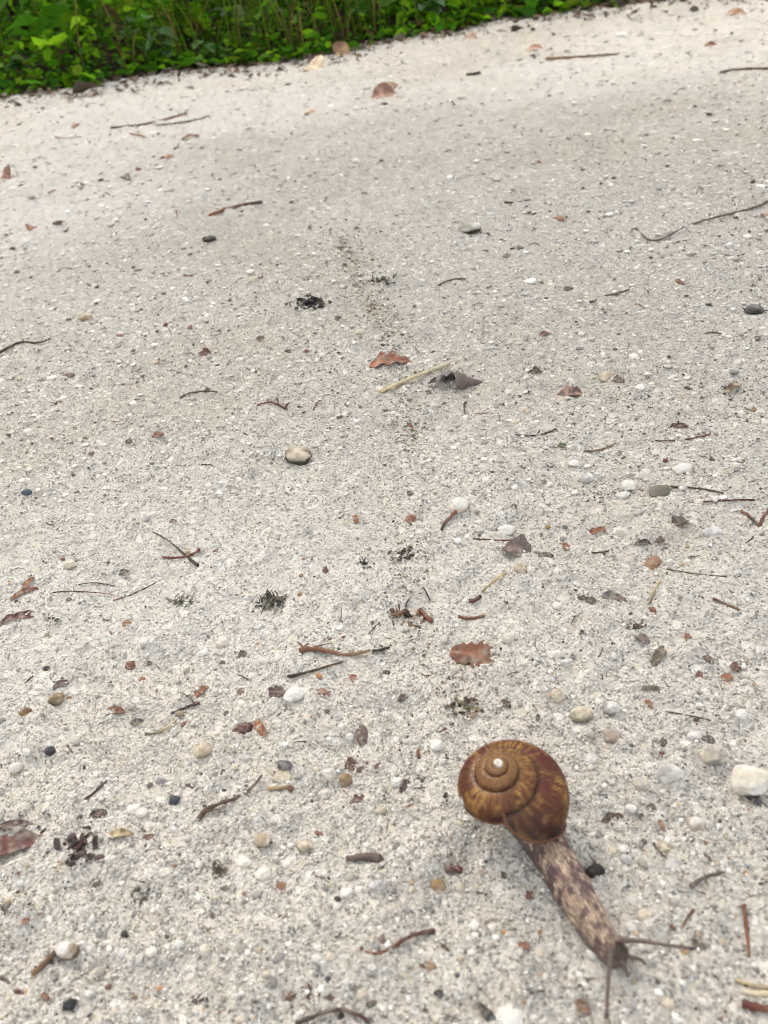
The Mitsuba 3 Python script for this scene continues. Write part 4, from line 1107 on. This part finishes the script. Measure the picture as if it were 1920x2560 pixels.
twig([(120, 300), (175, 296)], 1.5, 1.5, 'wood', 'bark', 'short tan twig on the far bright sand', None)
twig([(1008, 164), (1038, 160)], 3, 3, 'black', 'char', 'short black stick far up the path', 'the short black stick')
twig([(1090, 440), (1145, 436)], 2.5, 2.0, 'brown', 'bark', 'flat brown twig above the white topped stone', None)
twig([(555, 879), (590, 882), (622, 888)], 1.4, 2.2, 'rust', 'brown', 'fine red stalk with a small dry leaf at its end', 'the stalk with a dry leaf', 'stalk', 'stalk', forks=((0.7, 2, -8, 2), (0.95, 12, -6, 3)))
twig([(390, 862), (420, 850), (470, 848)], 2.2, 1.2, 'bark', 'char', 'bent grey twig half buried in pale sand', 'the bent grey twig')
twig([(1113, 943), (1160, 938), (1202, 929)], 1.6, 1.8, 'char', 'red', 'dark needle with a red stub on it', 'the dark needle with red stub', 'pine_needle', 'needle', forks=((0.55, 4, -6, 2.5),))
twig([(1415, 952), (1480, 946), (1534, 940)], 1.3, 1.8, 'maroon', 'rust', 'long thin dark red stalk up the path', 'the thin dark red stalk', 'stalk', 'stalk')
twig([(1262, 978), (1300, 974), (1330, 962)], 2.6, 1.6, 'bark', 'wood', 'brown torn stalk above the wedged pebble', None, 'stalk', 'stalk')
twig([(1448, 1052), (1500, 1057), (1562, 1068)], 2.2, 1.8, 'dark', 'bark', 'brown stalk running out from the grey and tan pebble', None, 'stalk', 'stalk')
twig([(1518, 1087), (1580, 1085), (1632, 1080)], 1.6, 1.8, 'red', 'maroon', 'thin straight red twig near the side of the path', 'the straight red twig')
twig([(1600, 1108), (1622, 1128), (1640, 1142)], 3.4, 2.2, 'rust', 'plum', 'rusty twig, near arm of a V at the side of the path', 'the V of rusty twigs')
twig([(1640, 1140), (1650, 1118), (1668, 1096)], 3.2, 2.6, 'rust', 'red', 'rusty twig, far arm of a V at the side of the path', None)
twig([(1022, 1174), (1080, 1172), (1138, 1166)], 1.8, 1.4, 'brown', 'rust', 'long thin twig lying level below the white wedge', 'the long level twig')
twig([(330, 1152), (372, 1180), (405, 1203), (430, 1228)], 1.0, 3.6, 'bark', 'dark', 'slanting dark twig thickening to a crumbly end', 'the slanting dark twig')
twig([(352, 1206), (400, 1203), (432, 1192)], 2.0, 3.0, 'rust', 'red', 'red brown twig crossing under the slanting dark one', None)
twig([(118, 1292), (170, 1284), (248, 1283)], 1.4, 1.1, 'dark', 'rust', 'curved dark stalk on the grey sand', 'the curved dark stalk', 'stalk', 'stalk')
twig([(170, 1265), (210, 1262), (250, 1256)], 1.1, 1.0, 'char', 'char', 'straight black needle above the curved stalk', None, 'pine_needle', 'needle')
twig([(245, 1300), (290, 1286), (338, 1258)], 1.2, 1.2, 'rust', 'char', 'long fine needle, rusty at one end', 'the long fine needle', 'pine_needle', 'needle')
twig([(650, 1412), (690, 1408), (740, 1414), (800, 1410)], 6.0, 3.2, 'rust', 'wood', 'peeled orange brown twig with a splayed end', 'the peeled orange twig', forks=((0.02, 20, -12, 3), (0.1, -14, -8, 3), (0.2, 50, -10, 2)), rough=0.4)
twig([(806, 1412), (842, 1400)], 4.0, 2.4, 'char', 'dark', 'dark charred bit lying at the end of the peeled twig', None)
twig([(622, 1462), (680, 1448), (742, 1432)], 3.4, 1.8, 'dark', 'brown', 'dark purple brown twig in front of the peeled one', 'the dark purple twig')
twig([(428, 1768), (470, 1748), (515, 1722), (568, 1684)], 5.0, 2.6, 'brown', 'bark', 'long brown twig running aslant with a broken foot', 'the long aslant twig', forks=((0.1, 40, -4, 3),))
twig([(790, 2062), (835, 2052), (880, 2032), (938, 2012)], 1.6, 5.0, 'rust', 'maroon', 'dark red twig, thick at one end, in the front sand', 'the dark red front twig')
twig([(1606, 1960), (1611, 2010), (1618, 2066)], 5.0, 2.4, 'rust', 'orange', 'upright rusty orange twig at the front side', 'the upright orange twig', forks=((0.12, -12, 4, 3.5),))
twig([(1590, 2118), (1620, 2130), (1675, 2142)], 3.0, 4.2, 'straw', 'wood', 'upper tan straw of a bundle at the front side', 'the straw bundle', 'straw', 'straw')
twig([(1606, 2144), (1640, 2150), (1680, 2152)], 7.0, 7.0, 'cream', 'straw', 'thick cream straw in the middle of the bundle', None, 'straw', 'straw')
twig([(1602, 2172), (1640, 2182), (1680, 2186)], 7.5, 8.0, 'red', 'rust', 'reddish bark stick lowest in the bundle', None)
twig([(640, 2216), (690, 2196), (740, 2188), (800, 2212)], 5.0, 4.0, 'char', 'maroon', 'arched dark root cut by the bottom of the picture', 'the arched dark root', 'root', 'root', lift=2.2)
twig([(72, 2106), (98, 2085), (122, 2060)], 6.0, 6.5, 'wood', 'brown', 'short brown wood stick beside the ochre sided stone', 'the short wood stick')
twig([(748, 1858), (790, 1856), (822, 1860)], 4.5, 9.0, 'bark', 'greybrown', 'stubby grey brown log like stick in the front sand', 'the stubby stick')
twig([(580, 1707), (628, 1701)], 4.0, 3.6, 'yellow', 'wood', 'short yellow orange wood chip', 'the yellow wood chip', 'wood_splinter', 'splinter', rough=0.15)
twig([(954, 1148), (965, 1128), (988, 1104)], 3.0, 4.5, 'char', 'orange', 'frayed orange splinter below the crumbly white lump', 'the frayed splinter', 'wood_splinter', 'splinter')
twig([(1042, 1280), (1068, 1262), (1092, 1240)], 2.4, 3.2, 'wood', 'straw', 'pale yellow straw beside the molar shaped pebble', 'the short straw', 'straw', 'straw')
twig([(908, 1322), (932, 1347)], 4.6, 5.0, 'red', 'rust', 'stubby red stick like a pencil end', 'the stubby red stick')
twig([(990, 1333), (1046, 1334)], 2.8, 3.6, 'rust', 'wood', 'brown flat splinter with a grey stub behind it', 'the flat brown splinter', 'wood_splinter', 'splinter')
twig([(1404, 1302), (1414, 1280), (1426, 1256)], 2.0, 2.6, 'wood', 'straw', 'upright golden straw piece', 'the upright golden straw', 'straw', 'straw')
twig([(1540, 1294), (1570, 1308), (1596, 1318)], 3.0, 2.4, 'red', 'wood', 'red splinter fading to tan', 'the red and tan splinter', 'wood_splinter', 'splinter')
twig([(1015, 1303), (1040, 1296)], 5.0, 3.5, 'red', 'maroon', 'little red knot of bark above the flat splinter', None, 'bark_flake', 'bark')
twig([(1440, 1540), (1490, 1546), (1540, 1556)], 1.5, 1.2, 'char', 'black', 'fine black needle behind the round speckled pebble', 'the fine black needle', 'pine_needle', 'needle')
twig([(1440, 1230), (1500, 1240), (1570, 1248)], 1.6, 1.2, 'olive', 'moss', 'faint greenish grass stalk on the white sand', 'the greenish grass stalk', 'stalk', 'stalk')
twig([(1492, 1925), (1520, 1900), (1562, 1888)], 5.0, 3.0, 'bark', 'moss', 'flat grey bark strip before the smooth oval pebble', 'the flat grey strip', forks=((0.5, 10, 20, 3),))
twig([(1470, 2010), (1482, 1990), (1498, 1968)], 2.2, 3.2, 'wood', 'brown', 'slim brown splinter leaning near the feeler', 'the slim splinter', 'wood_splinter', 'splinter')
twig([(1412, 1822), (1425, 1840), (1442, 1858)], 2.0, 2.0, 'char', 'maroon', 'thin dark twig with a red dot beside the oval pebble', None)
twig([(315, 1588), (350, 1580), (380, 1556)], 2.2, 2.0, 'olive', 'straw', 'green yellow stalk in the middle sand', 'the green yellow stalk', 'stalk', 'stalk')
twig([(372, 1545), (405, 1530), (432, 1520)], 1.6, 3.2, 'dark', 'plum', 'dark curl of root with fibres', None, forks=((0.8, -10, -14, 2),))
twig([(185, 1728), (205, 1712), (232, 1690)], 2.6, 2.2, 'maroon', 'char', 'short violet brown twig between pebbles', 'the violet twig')
twig([(55, 1478), (72, 1460)], 2.0, 1.2, 'char', 'dark', 'tiny dark needle near the side', None, 'pine_needle', 'needle')
twig([(1306, 640), (1360, 630)], 1.4, 1.6, 'char', 'bark', 'fine dark needle above a plum scrap far up', None, 'pine_needle', 'needle')
twig([(945, 616), (1005, 604)], 1.4, 1.8, 'char', 'bark', 'thin dark twig before the white topped stone', None)
twig([(1005, 898), (1003, 880), (1008, 872)], 1.6, 2.4, 'bark', 'char', 'short hooked grey twig before the rolled leaf', None)
twig([(545, 900), (583, 880)], 1, 1, 'char', 'char', 'x') if False else None
twig([(1010, 1630), (1032, 1640)], 1, 1, 'char', 'char', 'x') if False else None
twig([(903, 1620), (905, 1640)], 3.0, 3.0, 'orange', 'rust', 'tiny upright orange splinter by the bright rounded pebble', None, 'wood_splinter', 'splinter')
twig([(1290, 2130), (1292, 2140)], 1, 1, 'char', 'char', 'x') if False else None

# crumbled clumps, moss
clump(668, 656, 74, 26, ('char', 'black', 'slate', 'dark'), 'crumbled black leaf remains on the bright far sand', 'the black leaf remains', nchips=34, fib=3)
clump(830, 607, 60, 14, ('char', 'moss', 'dark'), 'flat wisp of grey needles behind the black remains', None, nchips=8, fib=8)
clump(172, 1832, 92, 60, ('maroon', 'plum', 'char', 'dark'), 'crumbly purple brown humus beside the large maroon scrap', 'the purple humus', nchips=30, fib=2)
clump(472, 1880, 46, 38, ('moss', 'olive'), 'small grey green moss tuft in the front sand', 'the mossy tuft', 'moss_tuft', 'moss', nchips=14, fib=40)
clump(585, 1302, 70, 36, ('moss', 'char', 'olive'), 'twiggy grey green lichen tuft with a brown stem', 'the lichen tuft', 'lichen_tuft', 'lichen', nchips=8, fib=34)
clump(388, 1303, 56, 28, ('moss', 'grey', 'olive'), 'wispy grey green lichen on the grey sand', 'the wispy lichen', 'lichen_tuft', 'lichen', nchips=5, fib=22)
clump(878, 1335, 74, 44, ('dark', 'brown', 'wood', 'cream'), 'crumbly brown humus heap at the old scuffed line', 'the brown humus heap', nchips=22, fib=5)
clump(870, 1198, 60, 26, ('dark', 'char', 'brown'), 'dark humus crumbs on the scuffed line', 'the dark humus crumbs', nchips=14, fib=4)
clump(790, 1216, 46, 12, ('char', 'slate'), 'flat black needle litter beside the dark crumbs', None, nchips=6, fib=6)
clump(1010, 1525, 70, 50, ('brown', 'olive', 'tan', 'char'), 'pale brown crumb heap behind the snail', 'the pale crumb heap', nchips=24, fib=3)
clump(120, 1340, 40, 30, ('moss', 'char', 'cream'), 'small dark moss bit with a cream crumb', None, 'moss_tuft', 'moss', nchips=8, fib=12)
clump(1285, 1052 + 20, 34, 40, ('bark', 'greybrown'), 'loose brown fibres under the wedged white pebble', None, nchips=8, fib=10)
clump(1375, 1355, 50, 26, ('olive', 'plum', 'brown'), 'frayed olive and purple litter above the ridged chip', None, nchips=10, fib=8)
clump(430, 2160, 40, 22, ('dark', 'brown', 'maroon'), 'small dark brown litter knot at the front', 'the dark litter knot', nchips=12, fib=2)
clump(660, 2150, 44, 50, ('maroon', 'plum', 'red'), 'maroon crumbly litter at the front of the path', 'the maroon crumbs', nchips=16, fib=2)
clump(295, 1935, 60, 40, ('olive', 'char', 'moss'), 'olive grey crumbs in the front sand', 'the olive crumbs', nchips=12, fib=0)


# ------------------------------------------------------------------ the many small pebbles and flakes between them
def free(px, py, r):
    return all((px - a) ** 2 + (py - b) ** 2 > (c + r + 3) ** 2 for a, b, c in TAKEN)


def whereabouts(px, py, skip=0):
    d = [(math.hypot((px - a), (py - b) * 1.15), a, b, ref) for a, b, ref in REFS]
    d.sort()
    dist, a, b, ref = d[skip]
    dx, dy = px - a, py - b
    far = '' if dist < 70 else 'well ' if dist > 150 else ''
    if abs(dx) > 1.6 * abs(dy):
        word = 'off to the ' + ('right' if dx > 0 else 'left') + ' of'
    elif abs(dy) > 1.6 * abs(dx):
        word = 'in front of' if dy > 0 else 'behind'
    else:
        word = ('in front and ' if dy > 0 else 'behind and ') + ('right of' if dx > 0 else 'left of')
    return far + word + ' ' + ref


USED = {}


def unique(head, px, py):
    for skip in range(6):
        t = f'{head} {whereabouts(px, py, skip)}'
        if t not in USED and len(t.split()) <= 16:
            USED[t] = 1
            return t
    t = f'{head} {whereabouts(px, py)}'
    return ' '.join(t.split()[:16])


rg = np.random.default_rng(404)
PEB = [('white', 'white', 'white', .34), ('cream', 'cream', 'cream', .24), ('lilac', 'white', 'pale mauve', .10), ('grey', 'cream', 'grey', .10), ('tan', 'cream', 'tan', .08), ('ochre', 'tan', 'ochre', .05), ('slate', 'grey', 'slate grey', .03), ('char', 'grey', 'dark grey', .02)]
pp = np.array([p[3] for p in PEB]); pp /= pp.sum()
count = 0
for _ in range(6000):
    if count >= 180:
        break
    px, py = rg.uniform(8, 1912), 2550 - 2150 * rg.random() ** 1.55
    if py < 700 and rg.random() < 0.5:
        continue
    w = rg.uniform(13, 21) * (0.65 + 0.5 * (py / 2560)) * math.exp(rg.normal(0, 0.22))
    if not free(px, py, w / 2):
        continue
    c1, c2, nm, _p = PEB[rg.choice(len(PEB), p=pp)]
    h = w * rg.uniform(0.6, 0.95) * (0.75 if py < 1400 else 1)
    size = 'tiny' if w < 14 else 'small' if w < 20 else 'rounded'
    stone(px, py, w, h, c1, c2, unique(f'{size} {nm} pebble', px, py), None, raw=True, sub=2, dz=0.02, ang=0.8, lump=0.6)
    count += 1
FLK = [('rust', 'orange', 'rusty'), ('maroon', 'plum', 'maroon'), ('red', 'rust', 'reddish'), ('dark', 'brown', 'dark brown'), ('char', 'bark', 'charcoal grey'), ('bark', 'greybrown', 'grey brown'), ('orange', 'wood', 'orange'), ('plum', 'dark', 'purplish')]
fp = np.array([.14, .16, .10, .2, .16, .12, .05, .07]); fp /= fp.sum()
count = 0
for _ in range(6000):
    if count >= 235:
        break
    px, py = rg.uniform(8, 1912), 2550 - 2290 * rg.random() ** 1.15
    L = rg.uniform(13, 30) * (0.7 + 0.4 * (py / 2560)) * math.exp(rg.normal(0, 0.2))
    if not free(px, py, L / 2) or ray(px, py)[2] > -0.11 or (lambda q: q[1] > float(edge_y(q[0])) - 0.12)(onto(px, py)):
        continue
    a = rg.normal(-0.15, 0.7) + (math.pi if rg.random() < 0.5 else 0)
    if rg.random() < 0.2:
        a = rg.uniform(0, 6.28)
    fs = 1 if py > 1300 else 0.4
    d = np.array([math.cos(a), math.sin(a) * fs]) * L / 2
    c1, c2, nm = FLK[rg.choice(len(FLK), p=fp)]
    if rg.random() < 0.6:
        wr = rg.uniform(0.25, 0.8)
        kind = 'flake' if wr > 0.45 else 'sliver'
        leaf((px - d[0], py - d[1]), (px + d[0], py + d[1]), wr, 'scrap', c1, c2, unique(f'{nm} bark {kind}', px, py), None, 'bark_flake', 'bark', tilt=rg.uniform(0, 25), curl=rg.normal(0, 0.3), veins=False, thick=0.12, raw=True, nt=10, ns=5)
    else:
        d = d * 1.25
        mid = (px + rg.normal(0, 0.06) * L, py + rg.normal(0, 0.06) * L * fs)
        r = rg.uniform(0.9, 2.0)
        twig([(px - d[0], py - d[1]), mid, (px + d[0], py + d[1])], r, r * rg.uniform(0.5, 1.2), c1, c2, unique(f'little {nm} twig', px, py), None, raw=True, n=6)
    count += 1
